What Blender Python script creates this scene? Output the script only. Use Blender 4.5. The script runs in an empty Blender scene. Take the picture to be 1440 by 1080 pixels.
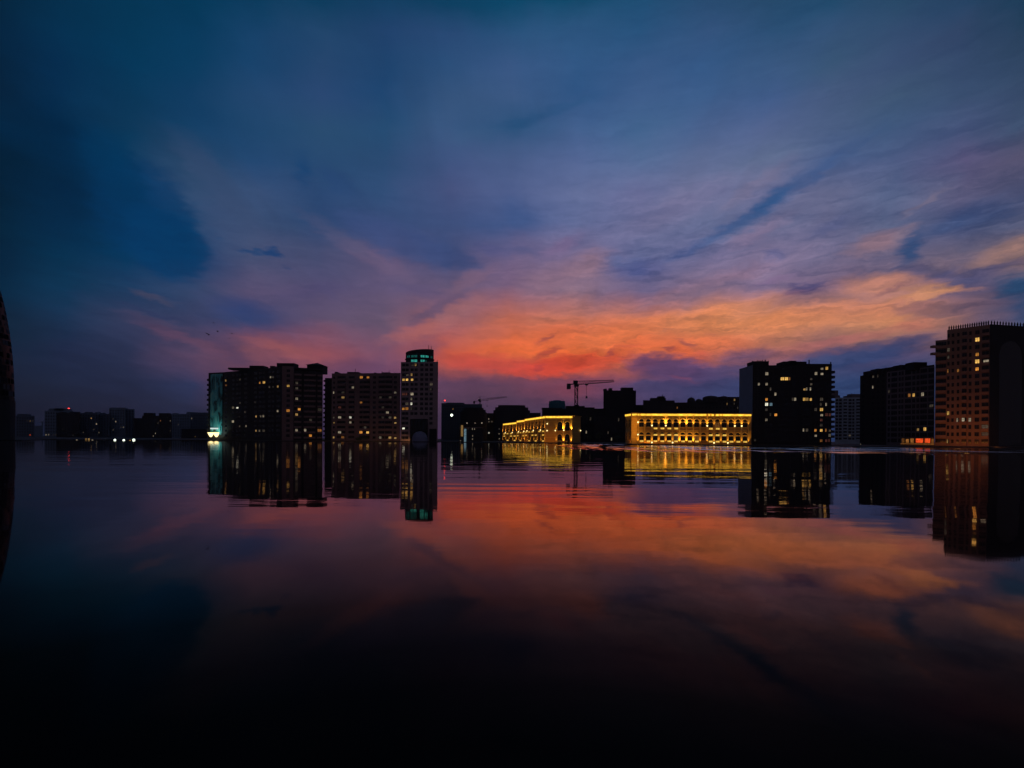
import bpy, bmesh, math, random
from mathutils import Vector, Matrix
random.seed(7)
R = math.radians
sc = bpy.context.scene
C = sc.collection

# ------------------------------------------------------------------ camera
F, CX, Y0, HC, ROLL = 750.0, 720.0, 617.0, 2.8, 0.4
LAND = 0.5
cam_d = bpy.data.cameras.new('camera')
cam = bpy.data.objects.new('camera', cam_d); C.objects.link(cam)
cam.location = (0, 0, HC)
cam.rotation_euler = (R(90), 0, 0)
cam.rotation_mode = 'QUATERNION'
cam.rotation_quaternion = (Matrix.Rotation(R(90), 4, 'X') @ Matrix.Rotation(R(ROLL), 4, 'Z')).to_quaternion()
cam_d.sensor_width = 36.0
cam_d.lens = 36.0 * F / 1440.0
cam_d.shift_y = (Y0 - 540) / 1440.0
cam_d.clip_start = 0.1; cam_d.clip_end = 20000
sc.camera = cam

TR = math.tan(R(ROLL))
def hor(px): return Y0 + (px - CX) * TR
def P(px, D): return Vector(((px - CX) / F * D, D))
def zp(px, py, D): return HC + (hor(px) - py) / F * D
def lin(c):
    return tuple((v / 255 / 12.92) if v <= 10 else ((v / 255 + .055) / 1.055) ** 2.4 for v in c)

# ------------------------------------------------------------------ materials
def nmat(name):
    m = bpy.data.materials.new(name); m.use_nodes = True
    return m, m.node_tree, m.node_tree.nodes['Principled BSDF']
def wall_mat(name, col, var=.25, scale=.25, rough=.85, spec=.3):
    m, t, b = nmat(name)
    co = t.nodes.new('ShaderNodeTexCoord')
    n = t.nodes.new('ShaderNodeTexNoise'); n.inputs['Scale'].default_value = scale; n.inputs['Detail'].default_value = 6
    t.links.new(co.outputs['Object'], n.inputs['Vector'])
    mx = t.nodes.new('ShaderNodeMix'); mx.data_type = 'RGBA'
    mx.inputs[6].default_value = (*[c * (1 - var) for c in col], 1)
    mx.inputs[7].default_value = (*[min(1, c * (1 + var)) for c in col], 1)
    t.links.new(n.outputs['Fac'], mx.inputs[0])
    t.links.new(mx.outputs[2], b.inputs['Base Color'])
    b.inputs['Roughness'].default_value = rough
    b.inputs['Specular IOR Level'].default_value = spec
    return m
def emit_mat(name, col, strength=1.0, sample=False, vary=0.0, vscale=1.0, each=False):
    m, t, b = nmat(name)
    b.inputs['Base Color'].default_value = (.02, .02, .02, 1)
    b.inputs['Emission Color'].default_value = (*col, 1)
    b.inputs['Emission Strength'].default_value = strength
    if vary:
        co = t.nodes.new('ShaderNodeTexCoord')
        n = t.nodes.new('ShaderNodeTexNoise'); n.inputs['Scale'].default_value = vscale
        t.links.new(co.outputs['Object'], n.inputs['Vector'])
        r = t.nodes.new('ShaderNodeMapRange')
        r.inputs['From Min'].default_value = .3; r.inputs['From Max'].default_value = .7
        r.inputs['To Min'].default_value = strength * (1 - vary); r.inputs['To Max'].default_value = strength * (1 + vary)
        t.links.new(n.outputs['Fac'], r.inputs['Value']); t.links.new(r.outputs[0], b.inputs['Emission Strength'])
        if each:                # every room has its own brightness
            oi = t.nodes.new('ShaderNodeObjectInfo'); k1 = t.nodes.new('ShaderNodeMath'); k1.operation = 'MULTIPLY_ADD'; k1.inputs[1].default_value = 1.0; k1.inputs[2].default_value = .38
            k2 = t.nodes.new('ShaderNodeMath'); k2.operation = 'MULTIPLY'
            t.links.new(oi.outputs['Random'], k1.inputs[0]); t.links.new(k1.outputs[0], k2.inputs[0]); t.links.new(r.outputs[0], k2.inputs[1]); t.links.new(k2.outputs[0], b.inputs['Emission Strength'])
    if not sample: m.cycles.emission_sampling = 'NONE'
    return m
M = {}
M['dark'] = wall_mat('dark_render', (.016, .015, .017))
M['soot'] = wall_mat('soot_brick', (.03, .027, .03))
M['brown'] = wall_mat('brown_render', (.16, .11, .115))
M['mauve'] = wall_mat('mauve_render', (.27, .21, .235))
M['grey'] = wall_mat('grey_render', (.12, .115, .14))
M['pale'] = wall_mat('pale_render', (.17, .22, .3))
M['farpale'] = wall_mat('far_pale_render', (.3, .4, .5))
M['hazeblue'] = wall_mat('haze_tinted_blue', (.05, .085, .12))  # bluish air haze is mixed into this wall colour
M['teal'] = wall_mat('teal_render', (.02, .11, .15))
M['orangewall'] = wall_mat('peach_render', (.22, .14, .105))
M['sand'] = wall_mat('sandstone', (.5, .29, .07), .18, .5)
M['sandtrim'] = wall_mat('sandstone_trim', (.6, .37, .1), .12, .8)
M['steel'] = wall_mat('dark_steel', (.02, .02, .022), rough=.5)
M['leaf'] = wall_mat('leaf_green', (.03, .05, .025), .4, 2)
M['bark'] = wall_mat('bark', (.05, .04, .03))
M['feather'] = wall_mat('dark_feather', (.015, .015, .02))
M['ground'] = wall_mat('asphalt_ground', (.03, .03, .032), .3, .05)
M['roofing'] = wall_mat('roof_felt', (.02, .02, .022))
def glass(name, col=(.008, .009, .012)):
    m, t, b = nmat(name)
    b.inputs['Base Color'].default_value = (*col, 1)
    b.inputs['Roughness'].default_value = .12
    b.inputs['Specular IOR Level'].default_value = .25
    return m
M['glass'] = glass('dark_glass')
M['frame'] = wall_mat('window_frame', (.06, .055, .06))
LIT = {  # lit-room colours
    'Y': ((1, .56, .13), .85), 'y': ((1, .58, .18), .38), 'O': ((1, .38, .06), .7), 'o': ((.9, .34, .07), .2),
    'W': ((.95, .92, .72), .85), 'w': ((.9, .74, .5), .3), 'd': ((.7, .56, .4), .075), 'r': ((.6, .18, .12), .09),
    'b': ((.35, .6, .75), .25), 'T': ((.05, .55, .45), .5), 't': ((.03, .4, .36), .16), 'R': ((1, .09, .015), .75)}
for k, (c, s) in LIT.items():
    s *= .82 if k in 'YyOWwd' else 1
    M['lit_' + k] = emit_mat('lit_room_' + {'Y': 'yellow', 'y': 'soft_yellow', 'O': 'orange', 'o': 'soft_orange', 'W': 'white', 'w': 'soft_white',
                     'd': 'dim', 'r': 'dim_red', 'b': 'blue', 'T': 'teal', 't': 'soft_teal', 'R': 'red'}[k], c, s, vary=.5, vscale=1.3, each=k in 'YyOoWwd')
M['led'] = emit_mat('yellow_light_strip', (1, .58, .05), 1.4, vary=.35, vscale=.6)
M['balc_led'] = emit_mat('yellow_balcony_light', (1, .6, .1), 1.0, vary=.3, vscale=.9)
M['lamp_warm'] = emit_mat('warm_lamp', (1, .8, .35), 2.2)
M['lamp_white'] = emit_mat('white_lamp', (.85, 1, .8), 2.6)
M['lamp_red'] = emit_mat('red_lamp', (1, .05, .04), 3.0)
M['sign_white'] = emit_mat('white_sign_light', (.8, .95, .9), .8)

# ------------------------------------------------------------------ object helpers
def setp(o, label=None, cat=None, group=None, kind=None):
    if label: o['label'] = label
    if cat: o['category'] = cat
    if group: o['group'] = group
    if kind: o['kind'] = kind
    return o
def empty(name, loc, label, cat, group=None):
    o = bpy.data.objects.new(name, None); C.objects.link(o)
    o.location = loc; o.empty_display_size = 1
    return setp(o, label, cat, group)
class MB:
    """collects geometry into one mesh"""
    def __init__(s): s.bm = bmesh.new(); s.mats = []
    def mi(s, m):
        if m not in s.mats: s.mats.append(m)
        return s.mats.index(m)
    def face(s, vs, m):
        try:
            f = s.bm.faces.new(vs); f.material_index = s.mi(m); return f
        except ValueError: return None
    def box(s, lo, hi, m, mat=None):
        vs = [s.bm.verts.new((mat @ Vector(p)) if mat else p) for p in
              [(x, y, z) for z in (lo[2], hi[2]) for y in (lo[1], hi[1]) for x in (lo[0], hi[0])]]
        for q in ((0, 2, 3, 1), (4, 5, 7, 6), (0, 1, 5, 4), (2, 6, 7, 3), (0, 4, 6, 2), (1, 3, 7, 5)):
            s.face([vs[i] for i in q], m)
        return s
    def prism(s, pts, z0, z1, m, top=None):
        a = [s.bm.verts.new((p[0], p[1], z0)) for p in pts]
        b = [s.bm.verts.new((p[0], p[1], z1 if not callable(z1) else z1(p))) for p in pts]
        n = len(pts)
        for i in range(n): s.face([a[i], a[(i + 1) % n], b[(i + 1) % n], b[i]], m)
        s.face(b, top or m); s.face(a[::-1], m)
        return s
    def lathe(s, prof, m, seg=24, c=(0, 0), a0=0, a1=2 * math.pi):
        full = abs(a1 - a0 - 2 * math.pi) < 1e-6
        rings = []
        for r, z in prof:
            rings.append([s.bm.verts.new((c[0] + r * math.cos(a0 + (a1 - a0) * i / seg), c[1] + r * math.sin(a0 + (a1 - a0) * i / seg), z))
                          for i in range(seg if full else seg + 1)])
        for k in range(len(rings) - 1):
            n = len(rings[k])
            for i in range(n if full else n - 1):
                j = (i + 1) % n
                s.face([rings[k][i], rings[k][j], rings[k + 1][j], rings[k + 1][i]], m)
        if full:
            s.face(rings[-1], m); s.face(rings[0][::-1], m)
        return s
    def bar(s, a, b, w, m):
        a, b = Vector(a), Vector(b); d = b - a; L = d.length
        if L < 1e-6: return s
        z = d / L; x = z.orthogonal().normalized(); y = z.cross(x)
        mt = Matrix((( x.x, y.x, z.x, a.x), (x.y, y.y, z.y, a.y), (x.z, y.z, z.z, a.z), (0, 0, 0, 1)))
        return s.box((-w / 2, -w / 2, 0), (w / 2, w / 2, L), m, mt)
    def mesh(s, name, off=(0, 0, 0)):
        off = Vector(off)
        for v in s.bm.verts: v.co -= off
        bmesh.ops.recalc_face_normals(s.bm, faces=s.bm.faces)
        me = bpy.data.meshes.new(name); s.bm.to_mesh(me); s.bm.free()
        for m in s.mats: me.materials.append(m)
        return me
    def part(s, name, root, label=None, kind=None):
        me = s.mesh(name, root.location)
        o = bpy.data.objects.new(name, me); C.objects.link(o); o.parent = root
        if label: o['label'] = label
        if kind: o['kind'] = kind
        return o
    def thing(s, name, loc, label=None, cat=None, group=None, kind=None):
        me = s.mesh(name, loc)
        o = bpy.data.objects.new(name, me); C.objects.link(o); o.location = loc
        return setp(o, label, cat, group, kind)

_wm = {}
def window_mesh(w, h, lit):
    k = (round(w, 1), round(h, 1), lit, random.random() < .5 if lit and w > 3.2 else None, random.randrange(4) if lit else 0)
    if k in _wm: return _wm[k]
    w, h = k[0], k[1]; v = k[4]
    b = MB(); pm = M['lit_' + lit] if lit else M['glass']; fm = M['frame']
    if k[3] is None:
        # curtains and blinds leave only part of a lit window glowing
        xa, xb, zb = ((-w / 2, w / 2, h / 2), (-w / 2, w * .12, h / 2), (-w * .3, w / 2, h * .2), (-w * .42, w * .36, h * .36))[v if lit in LIT and lit not in 'YOT' else v % 2 * 3]
        b.box((xa, -.05, -h / 2), (xb, .02, zb), pm)
        if xa > -w / 2: b.box((-w / 2, -.05, -h / 2), (xa, .02, h / 2), M['glass'])
        if xb < w / 2: b.box((xb, -.05, -h / 2), (w / 2, .02, h / 2), M['glass'])
        if zb < h / 2: b.box((xa, -.05, zb), (xb, .02, h / 2), M['glass'])
    else:                       # a wide loggia: the lamp is on in one room only
        s0 = -w * .38 if k[3] else w * .02; s1 = s0 + min(2.2, w * .4)
        b.box((-w / 2, -.05, -h / 2), (s0, .02, h / 2), M['glass']); b.box((s1, -.05, -h / 2), (w / 2, .02, h / 2), M['glass'])
        b.box((s0, -.05, -h / 2), (s1, .02, h * .4), pm); b.box((s0, -.05, h * .4), (s1, .02, h / 2), M['glass'])
    t = .09
    b.box((-w / 2 - t, -.14, -h / 2 - t), (-w / 2, .02, h / 2 + t), fm)
    b.box((w / 2, -.14, -h / 2 - t), (w / 2 + t, .02, h / 2 + t), fm)
    b.box((-w / 2, -.14, h / 2), (w / 2, .02, h / 2 + t), fm)
    b.box((-w / 2, -.18, -h / 2 - t), (w / 2, .02, -h / 2), fm)
    n = max(2, int(round(w / 1.1)))
    for i in range(1, n): b.box((-w / 2 + w * i / n - .05, -.1, -h / 2), (-w / 2 + w * i / n + .05, -.05, h / 2), fm)
    if h > 1.6: b.box((-w / 2, -.095, h * .22 - .04), (w / 2, -.05, h * .22 + .04), fm)
    _wm[k] = b.mesh('window'); return _wm[k]
_bm = {}
def balcony_mesh(w, d, h, m):
    k = (round(w, 1), round(d, 1), round(h, 1), m.name)
    if k in _bm: return _bm[k]
    w, d, h = k[:3]; b = MB()
    b.box((-w / 2, -d, -.12), (w / 2, .02, .12), m)
    b.box((-w / 2, -d, .12), (w / 2, -d + .15, h), m)
    b.box((-w / 2, -d + .15, .12), (-w / 2 + .15, .02, h), m)
    b.box((w / 2 - .15, -d + .15, .12), (w / 2, .02, h), m)
    b.box((-w / 2 - .05, -d - .05, h), (w / 2 + .05, -d + .2, h + .1), m)
    _bm[k] = b.mesh('balcony'); return _bm[k]

class Building:
    def __init__(s, name, px, D, label, cat='building', group=None):
        p = P(px, D)
        s.root = empty(name, (p.x, p.y, LAND), label, cat, group)
        s.wins, s.balcs = [], []
    def block(s, front, z1, depth, mat, name='wall', z0=LAND, back=None):
        """front: [(px, D), ...] left to right"""
        pts = [P(*f) for f in front]
        l, r = front[0], front[-1]
        if back is None: back = [P(r[0], r[1] + depth), P(l[0], l[1] + depth)]     # end walls run back along the line of sight
        MB().prism(list(pts) + list(back), z0, z1, mat, M['roofing']).part(name, s.root)
        return s
    def box(s, name, pxl, pxr, ytop, D, depth, mat, zb, label=None):
        a, b = P(pxl, D), P(pxr, D)
        MB().prism([a, b, b + Vector((0, depth)), a + Vector((0, depth))], zb, zp((pxl + pxr) / 2, ytop, D), mat).part(name, s.root, label)
        return s
    def antenna(s, px, ytop, D, zb, w=.25, arms=0):
        p = P(px, D); b = MB(); zt = zp(px, ytop, D)
        b.bar((p.x, p.y, zb), (p.x, p.y, zt), w, M['steel'])
        for i in range(arms): b.bar((p.x - .7, p.y, zt - .4 - .8 * i), (p.x + .7, p.y, zt - .4 - .8 * i), w * .7, M['steel'])
        b.part('antenna', s.root)
    def facade(s, A, B, z0, z1, rows, cols, lit=(), bm=None, wh=.5, wz=.55, bd=1.1, skip=None):
        a, b = P(*A), P(*B); d = (b - a); L = d.length; d /= L
        n = Vector((d.y, -d.x))
        def at(px):            # distance along the facade seen at image column px
            k = (px - CX) / F
            den = d.x - k * d.y
            return (k * a.y - a.x) / den
        M0 = Matrix(((d.x, -n.x, 0, 0), (d.y, -n.y, 0, 0), (0, 0, 1, 0), (0, 0, 0, 1)))
        fh = (z1 - z0) / rows
        cells = []
        for (l, r, ty) in cols:
            tl, tr = at(l), at(r)
            c, w = (tl + tr) / 2, (tr - tl)
            pc = a + d * c
            for j in range(rows):
                zc = z0 + fh * (j + wz)
                pym = hor((l + r) / 2) - (zc - HC) / pc.y * F
                cells.append([(l + r) / 2, pym, c, w, ty, j, None])
        for (lx, ly, k) in lit:
            best = min(cells, key=lambda q: ((q[0] - lx) ** 2 + ((q[1] - ly) * 1.0) ** 2 + (1e4 if q[6] else 0)))
            best[6] = k
        for (pxm, pym, c, w, ty, j, k) in cells:
            if skip and skip(pxm, pym): continue
            pc = a + d * c
            if ty in 'wl':
                h = fh * (wh if ty == 'w' else .56)
                zc = z0 + fh * (j + wz)
                mt = Matrix.Translation((pc.x, pc.y, zc)) @ M0
                ww = w
                s.wins.append((mt, ww, h, k, pc.length))
            if ty in 'lb':
                mt = Matrix.Translation((pc.x, pc.y, z0 + fh * j + .05)) @ M0
                s.balcs.append((mt, balcony_mesh(w + .5, bd, fh * .3, bm or M['brown'])))
        return s
    def finish(s, limit=95):
        inv = Matrix.Translation(-s.root.location)
        s.wins.sort(key=lambda q: (q[3] is None, q[4] - .5 * q[1] * q[2]))
        for (mt, w, h, k, _) in s.wins[:limit]:
            o = bpy.data.objects.new('window', window_mesh(w, h, k)); C.objects.link(o)
            o.parent = s.root; o.matrix_local = inv @ mt
            if k: o['label'] = {'Y': 'bright yellow lit window', 'y': 'yellow lit window', 'O': 'orange lit window', 'o': 'dim orange lit window', 'W': 'bright white lit window',
                                'w': 'white lit window', 'd': 'faintly lit window', 'r': 'faint reddish lit window', 'b': 'bluish lit window', 'T': 'teal lit window', 't': 'dim teal lit window', 'R': 'red lit window'}[k]
        rest = s.wins[limit:]
        if rest:
            b = MB()
            for (mt, w, h, k, _) in rest:
                b.box((-w / 2, -.05, -h / 2), (w / 2, .02, h / 2), M['glass'], mt)
            b.part('glazing', s.root, kind='stuff')
        for (mt, me) in s.balcs[:98]:
            o = bpy.data.objects.new('balcony', me); C.objects.link(o); o.parent = s.root; o.matrix_local = inv @ mt
        rest = s.balcs[98:]
        if rest:
            b = MB(); m = rest[0][1].materials[0]
            for (mt, me) in rest:
                vs = [mt @ v.co for v in me.vertices]
                nv = [b.bm.verts.new(v) for v in vs]
                for p in me.polygons: b.face([nv[i] for i in p.vertices], m)
            b.part('balcony_bands', s.root, kind='stuff')
        return s.root
def zl(lit, ox, oy, s): return [(ox + x / s, oy + y / s, k) for (x, y, k) in lit]
def even(pl, pr, n, fill=.5):
    st = (pr - pl) / n
    return [(pl + st * (i + .5 - fill / 2), pl + st * (i + .5 + fill / 2), 'w') for i in range(n)]

def lamp(name, label, px, py, D, size, mat, group=None, cat='lamp', head='ball'):
    p = P(px, D); z = zp(px, py, D)
    r = empty(name, (p.x, p.y, LAND), label, cat, group)
    b = MB(); b.bar((p.x, p.y + .3, LAND), (p.x, p.y + .3, z), .14, M['steel'])
    b.box((p.x - .25, p.y + .05, LAND), (p.x + .25, p.y + .55, LAND + .3), M['steel']); b.part('post', r)
    b = MB(); s = size / 2
    b.lathe([(.05, z - s), (s * .7, z - s * .7), (s, z), (s * .7, z + s * .7), (.05, z + s)], mat, 10, (p.x, p.y)); b.part('lamp_head', r)
    return r

# ------------------------------------------------------------------ sky: dusk cloud colours as a function of direction (azimuth, elevation)
def azel(px, py):
    """direction of an image point, in degrees"""
    # the camera's small roll is taken out about the optical axis
    dx, dy = px - CX, py - Y0
    c, s_ = math.cos(R(ROLL)), math.sin(R(ROLL))
    x, y = dx * c + dy * s_, dy * c - dx * s_
    return math.degrees(math.atan2(x, F)), math.degrees(math.atan2(-y, math.hypot(x, F)))
GX = [0, 90, 180, 270, 360, 450, 540, 630, 720, 810, 900, 990, 1080, 1170, 1260, 1350, 1440]
GY = [0, 45, 90, 135, 180, 225, 270, 315, 360, 405, 450, 495, 540, 585]
GRID = {
 0: "0,38,62 0,38,65 0,36,62 0,36,62 0,38,68 0,30,52 0,28,48 0,36,60 0,35,62 0,38,65 8,34,58 13,35,60 16,29,52 16,24,44",
 90: "0,50,80 0,50,82 0,45,78 0,45,78 0,38,70 0,45,80 0,42,76 0,44,78 0,48,80 8,52,85 20,46,78 25,38,70 22,34,62 20,28,50",
 180: "0,55,85 0,56,88 0,58,92 5,58,92 10,56,90 0,55,92 0,55,98 0,55,95 0,54,92 28,58,95 50,58,92 38,46,78 28,37,68 23,29,52",
 270: "0,58,90 3,60,95 5,62,98 12,62,100 20,65,105 38,70,105 50,76,112 30,68,108 5,60,106 50,68,105 55,60,95 85,65,95 40,50,88 30,38,66",
 360: "5,62,95 20,68,108 20,68,108 30,72,112 32,72,112 35,72,115 58,82,122 55,75,112 72,80,115 90,80,114 55,66,110 126,77,94 95,58,84 45,40,66",
 450: "10,62,95 32,72,110 35,72,112 40,75,118 42,78,115 40,75,115 42,72,115 45,72,115 70,78,115 85,78,115 95,80,110 150,80,92 85,65,100 55,45,75",
 540: "15,65,100 30,68,110 28,70,112 28,72,115 38,78,118 42,75,115 48,78,120 58,78,122 95,85,120 98,85,118 105,85,110 125,80,105 100,65,105 62,48,80",
 630: "10,65,98 38,75,118 40,80,122 50,85,125 58,88,130 65,85,130 72,85,130 62,80,125 62,75,118 105,88,118 150,95,105 200,90,80 95,62,90 70,50,80",
 720: "8,72,105 38,84,125 55,90,135 58,92,135 45,84,126 75,95,140 82,98,145 66,88,138 112,98,134 125,98,128 190,105,95 235,105,65 100,62,88 70,52,82",
 810: "12,75,108 42,88,130 48,92,138 45,88,135 68,98,145 85,105,152 100,112,155 98,108,152 120,108,145 135,108,128 195,115,105 235,105,60 130,60,80 70,55,90",
 900: "28,80,118 38,86,128 52,90,135 60,95,140 68,102,145 85,108,150 108,112,155 110,112,152 95,102,145 112,99,135 200,118,102 225,108,70 75,62,105 65,55,95",
 990: "38,78,115 50,86,128 50,90,135 58,95,140 75,100,145 98,112,152 112,118,155 100,109,148 105,105,145 135,112,138 215,130,95 200,100,80 60,62,110 60,58,100",
 1080: "35,75,108 42,82,120 55,90,130 65,95,140 85,102,145 95,110,145 110,112,150 105,110,148 128,115,148 130,110,140 215,135,100 175,105,95 52,65,112 45,60,105",
 1170: "30,75,108 48,82,118 55,88,120 68,92,128 75,95,132 75,95,138 100,105,140 98,100,135 110,105,138 120,98,125 195,130,110 110,76,98 42,65,110 35,55,95",
 1260: "38,75,105 48,78,112 55,80,115 60,88,118 65,90,128 78,92,132 85,98,135 90,98,132 105,97,125 135,108,125 195,130,105 82,68,104 38,62,105 35,52,90",
 1350: "35,68,100 48,72,105 50,75,108 55,80,112 68,82,120 85,82,120 95,92,125 68,82,124 95,90,115 85,82,118 150,105,100 85,74,105 45,60,98 35,50,85",
 1440: "20,60,85 38,65,92 45,70,98 52,75,105 62,80,112 85,82,110 72,78,112 85,90,120 140,110,108 70,75,110 38,68,108 70,70,102 45,55,90 32,46,78"}
# cloud features: x, y, half width, half height, slope in degrees (up to the right), colour, opacity, softness
BLOBS = [
 (205, 300, 76, 58, -35, (0, 54, 98), .75, .4), (236, 345, 56, 38, -20, (0, 56, 101), .8, .35), (160, 235, 60, 34, -45, (0, 50, 88), .6, .45),
 (60, 270, 130, 75, -20, (0, 34, 62), .45, .8),
 (300, 250, 80, 22, -38, (55, 76, 112), .55, .8), (330, 320, 60, 38, -40, (62, 78, 114), .5, .8),
 (383, 355, 13, 8, 0, (12, 60, 112), .8, .7), (358, 352, 20, 4, 2, (25, 64, 112), .7, .7), (405, 376, 8, 3, -10, (50, 66, 110), .5, .8), (310, 335, 8, 5, -30, (40, 70, 112), .4, .8),
 (425, 240, 14, 24, 0, (12, 64, 114), .5, 1), (475, 255, 40, 12, -30, (36, 66, 114), .4, .9),
 (345, 437, 56, 18, -8, (42, 62, 112), .75, 1),
 (215, 418, 34, 6, -12, (72, 70, 96), .6, .8), (230, 455, 75, 6, -10, (78, 66, 96), .55, .9), (270, 480, 90, 8, -14, (110, 72, 96), .5, .9), (215, 440, 60, 4, -8, (44, 52, 90), .5, .9),
 (420, 495, 95, 16, -12, (148, 80, 90), .5, .9), (500, 520, 70, 16, 4, (96, 62, 96), .6, .9), (395, 490, 60, 8, -14, (158, 88, 90), .45, .9),
 (330, 500, 40, 12, -25, (62, 54, 90), .5, .8),
 (570, 340, 110, 22, -14, (58, 76, 124), .75, .7), (640, 365, 42, 12, -10, (60, 74, 120), .7, .7), (530, 365, 70, 12, -22, (112, 92, 122), .55, .8), (480, 335, 70, 10, -26, (80, 84, 120), .5, .8),
 (600, 410, 70, 10, -6, (88, 78, 118), .45, .9), (440, 410, 60, 10, 12, (78, 72, 112), .5, .9),
 (605, 440, 55, 9, 34, (92, 78, 110), .6, .7), (640, 440, 60, 12, 32, (160, 104, 108), .6, .8), (590, 465, 60, 11, 18, (178, 100, 96), .55, .8), (660, 395, 50, 10, 30, (130, 98, 120), .5, .8),
 (600, 490, 34, 16, 10, (110, 76, 104), .5, .9), (700, 460, 60, 14, 20, (208, 108, 84), .5, .9),
 (735, 172, 80, 10, 18, (34, 78, 122), .6, 1), (805, 148, 55, 7, 20, (42, 84, 130), .4, .9), (670, 190, 60, 10, 10, (62, 92, 132), .4, .9),
 (735, 305, 40, 18, -30, (56, 84, 136), .5, 1), (735, 352, 44, 9, -6, (66, 80, 128), .5, 1), (690, 350, 30, 8, -14, (76, 80, 128), .5, .8),
 (780, 390, 70, 22, 20, (146, 112, 130), .55, .9), (830, 372, 40, 20, 20, (150, 116, 132), .6, .9), (790, 345, 40, 10, 25, (128, 104, 142), .5, .9),
 (895, 378, 50, 15, -4, (74, 84, 136), .85, 1), (868, 366, 30, 9, -10, (70, 90, 138), .5, 1), (962, 355, 42, 6, 18, (74, 90, 140), .8, 1), (1015, 328, 58, 9, 27, (66, 92, 142), .85, 1),
 (1082, 286, 80, 13, 31, (54, 88, 138), 1, .95), (1150, 244, 66, 9, 34, (58, 88, 138), .65, 1), (1205, 208, 60, 7, 34, (62, 88, 132), .4, 1),
 (960, 290, 90, 22, 20, (124, 118, 156), .5, .9), (1060, 262, 70, 10, 28, (126, 118, 148), .5, .9), (1060, 330, 60, 12, 20, (142, 120, 150), .5, .9),
 (1090, 355, 20, 8, 0, (84, 92, 142), .5, .9), (1010, 395, 90, 10, 12, (150, 116, 138), .5, .9), (960, 415, 90, 8, 14, (128, 106, 130), .5, .9),
 (1130, 408, 36, 10, 4, (70, 70, 116), 1, .75), (1090, 395, 40, 6, 6, (118, 96, 136), .5, .9),
 (1230, 343, 50, 16, 10, (148, 116, 128), .75, .8), (1275, 325, 22, 8, 22, (128, 112, 132), .6, .8), (1300, 285, 40, 6, 20, (112, 104, 128), .6, .8), (1165, 320, 40, 10, 20, (78, 88, 132), .5, .9),
 (1280, 352, 20, 30, -15, (42, 70, 114), .9, .9), (1340, 312, 80, 13, 18, (52, 74, 118), .6, 1), (1400, 300, 60, 14, 12, (52, 70, 112), .6, 1), (1325, 385, 60, 10, -14, (66, 72, 116), .7, .8),
 (1415, 352, 90, 14, 16, (156, 118, 108), .65, 1), (1330, 372, 50, 10, 14, (118, 98, 112), .5, .9), (1400, 378, 60, 8, 6, (80, 76, 112), .6, .9),
 (1430, 405, 44, 17, 0, (26, 70, 110), .85, .8),
 (1245, 402, 80, 17, -8, (198, 132, 108), .75, .8), (1320, 408, 50, 7, -8, (206, 140, 106), .8, .8), (1290, 418, 50, 7, 2, (214, 146, 104), .7, .8), (1258, 406, 36, 4, 12, (150, 104, 106), .75, .8),
 (1200, 438, 120, 16, -3, (218, 134, 98), .6, .8), (1290, 436, 40, 12, -10, (136, 96, 104), .65, .9), (1360, 435, 70, 10, 4, (104, 82, 104), .5, .9), (1285, 456, 40, 8, 0, (196, 112, 98), .5, .9),
 (1400, 455, 60, 16, 0, (92, 80, 108), .6, .9),
 (1010, 440, 120, 14, 8, (224, 140, 92), .55, .9), (1100, 452, 90, 16, 0, (224, 136, 92), .6, .9), (940, 455, 90, 14, 8, (230, 132, 88), .5, .9),
 (760, 480, 110, 22, 12, (240, 112, 62), .5, .9), (860, 475, 90, 20, 8, (238, 120, 66), .5, .9),
 (790, 514, 90, 13, 6, (214, 68, 46), .85, .7), (700, 512, 90, 13, -4, (206, 72, 62), .7, .7), (850, 508, 40, 12, 18, (208, 80, 56), .6, .7),
 (960, 496, 30, 10, -14, (232, 104, 62), .7, .8), (985, 500, 16, 8, 0, (200, 92, 74), .6, .8), (1000, 482, 60, 9, 0, (226, 116, 74), .6, .8), (900, 486, 50, 10, 6, (230, 108, 64), .6, .8),
 (955, 522, 80, 18, -12, (80, 60, 104), .9, .6), (905, 512, 28, 9, 14, (104, 62, 96), .75, .7), (1050, 500, 50, 12, 6, (94, 72, 106), .8, .8), (1040, 520, 60, 8, -4, (66, 64, 110), .7, .8),
 (1100, 500, 50, 10, -6, (120, 78, 98), .5, .9), (960, 532, 24, 4, -16, (112, 62, 94), .6, .8),
 (1180, 505, 110, 16, 8, (44, 64, 110), .85, .7), (1180, 478, 90, 7, 6, (158, 92, 94), .6, .8), (1260, 490, 60, 12, 12, (46, 62, 108), .7, .8),
 (768, 477, 16, 4, 28, (164, 78, 72), .75, .8), (768, 497, 26, 4, 20, (170, 68, 60), .75, .8), (757, 519, 12, 4, 36, (168, 60, 62), .7, .8), (857, 497, 8, 5, 15, (176, 72, 66), .7, .8),
 (965, 484, 20, 4, -16, (170, 88, 80), .75, .8), (942, 492, 12, 4, -10, (160, 74, 72), .7, .8), (885, 487, 26, 3, 8, (206, 92, 68), .5, .8), (940, 463, 14, 2.5, 4, (190, 112, 84), .6, .8), (1000, 470, 8, 3, -10, (196, 112, 84), .5, .8),
 (760, 537, 60, 8, 2, (104, 62, 90), .5, .8), (660, 540, 70, 10, 4, (92, 60, 90), .6, .8), (840, 537, 60, 9, 0, (104, 62, 92), .5, .8), (740, 585, 190, 28, 0, (66, 52, 84), .5, 1), (1160, 548, 200, 46, 2, (40, 62, 108), .9, 1), (1020, 545, 70, 26, 0, (52, 58, 102), .6, 1),
]
w = bpy.data.worlds.new('World'); sc.world = w; w.use_nodes = True
t = w.node_tree; N = t.nodes; Lk = t.links.new
for n in list(N): N.remove(n)
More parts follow.
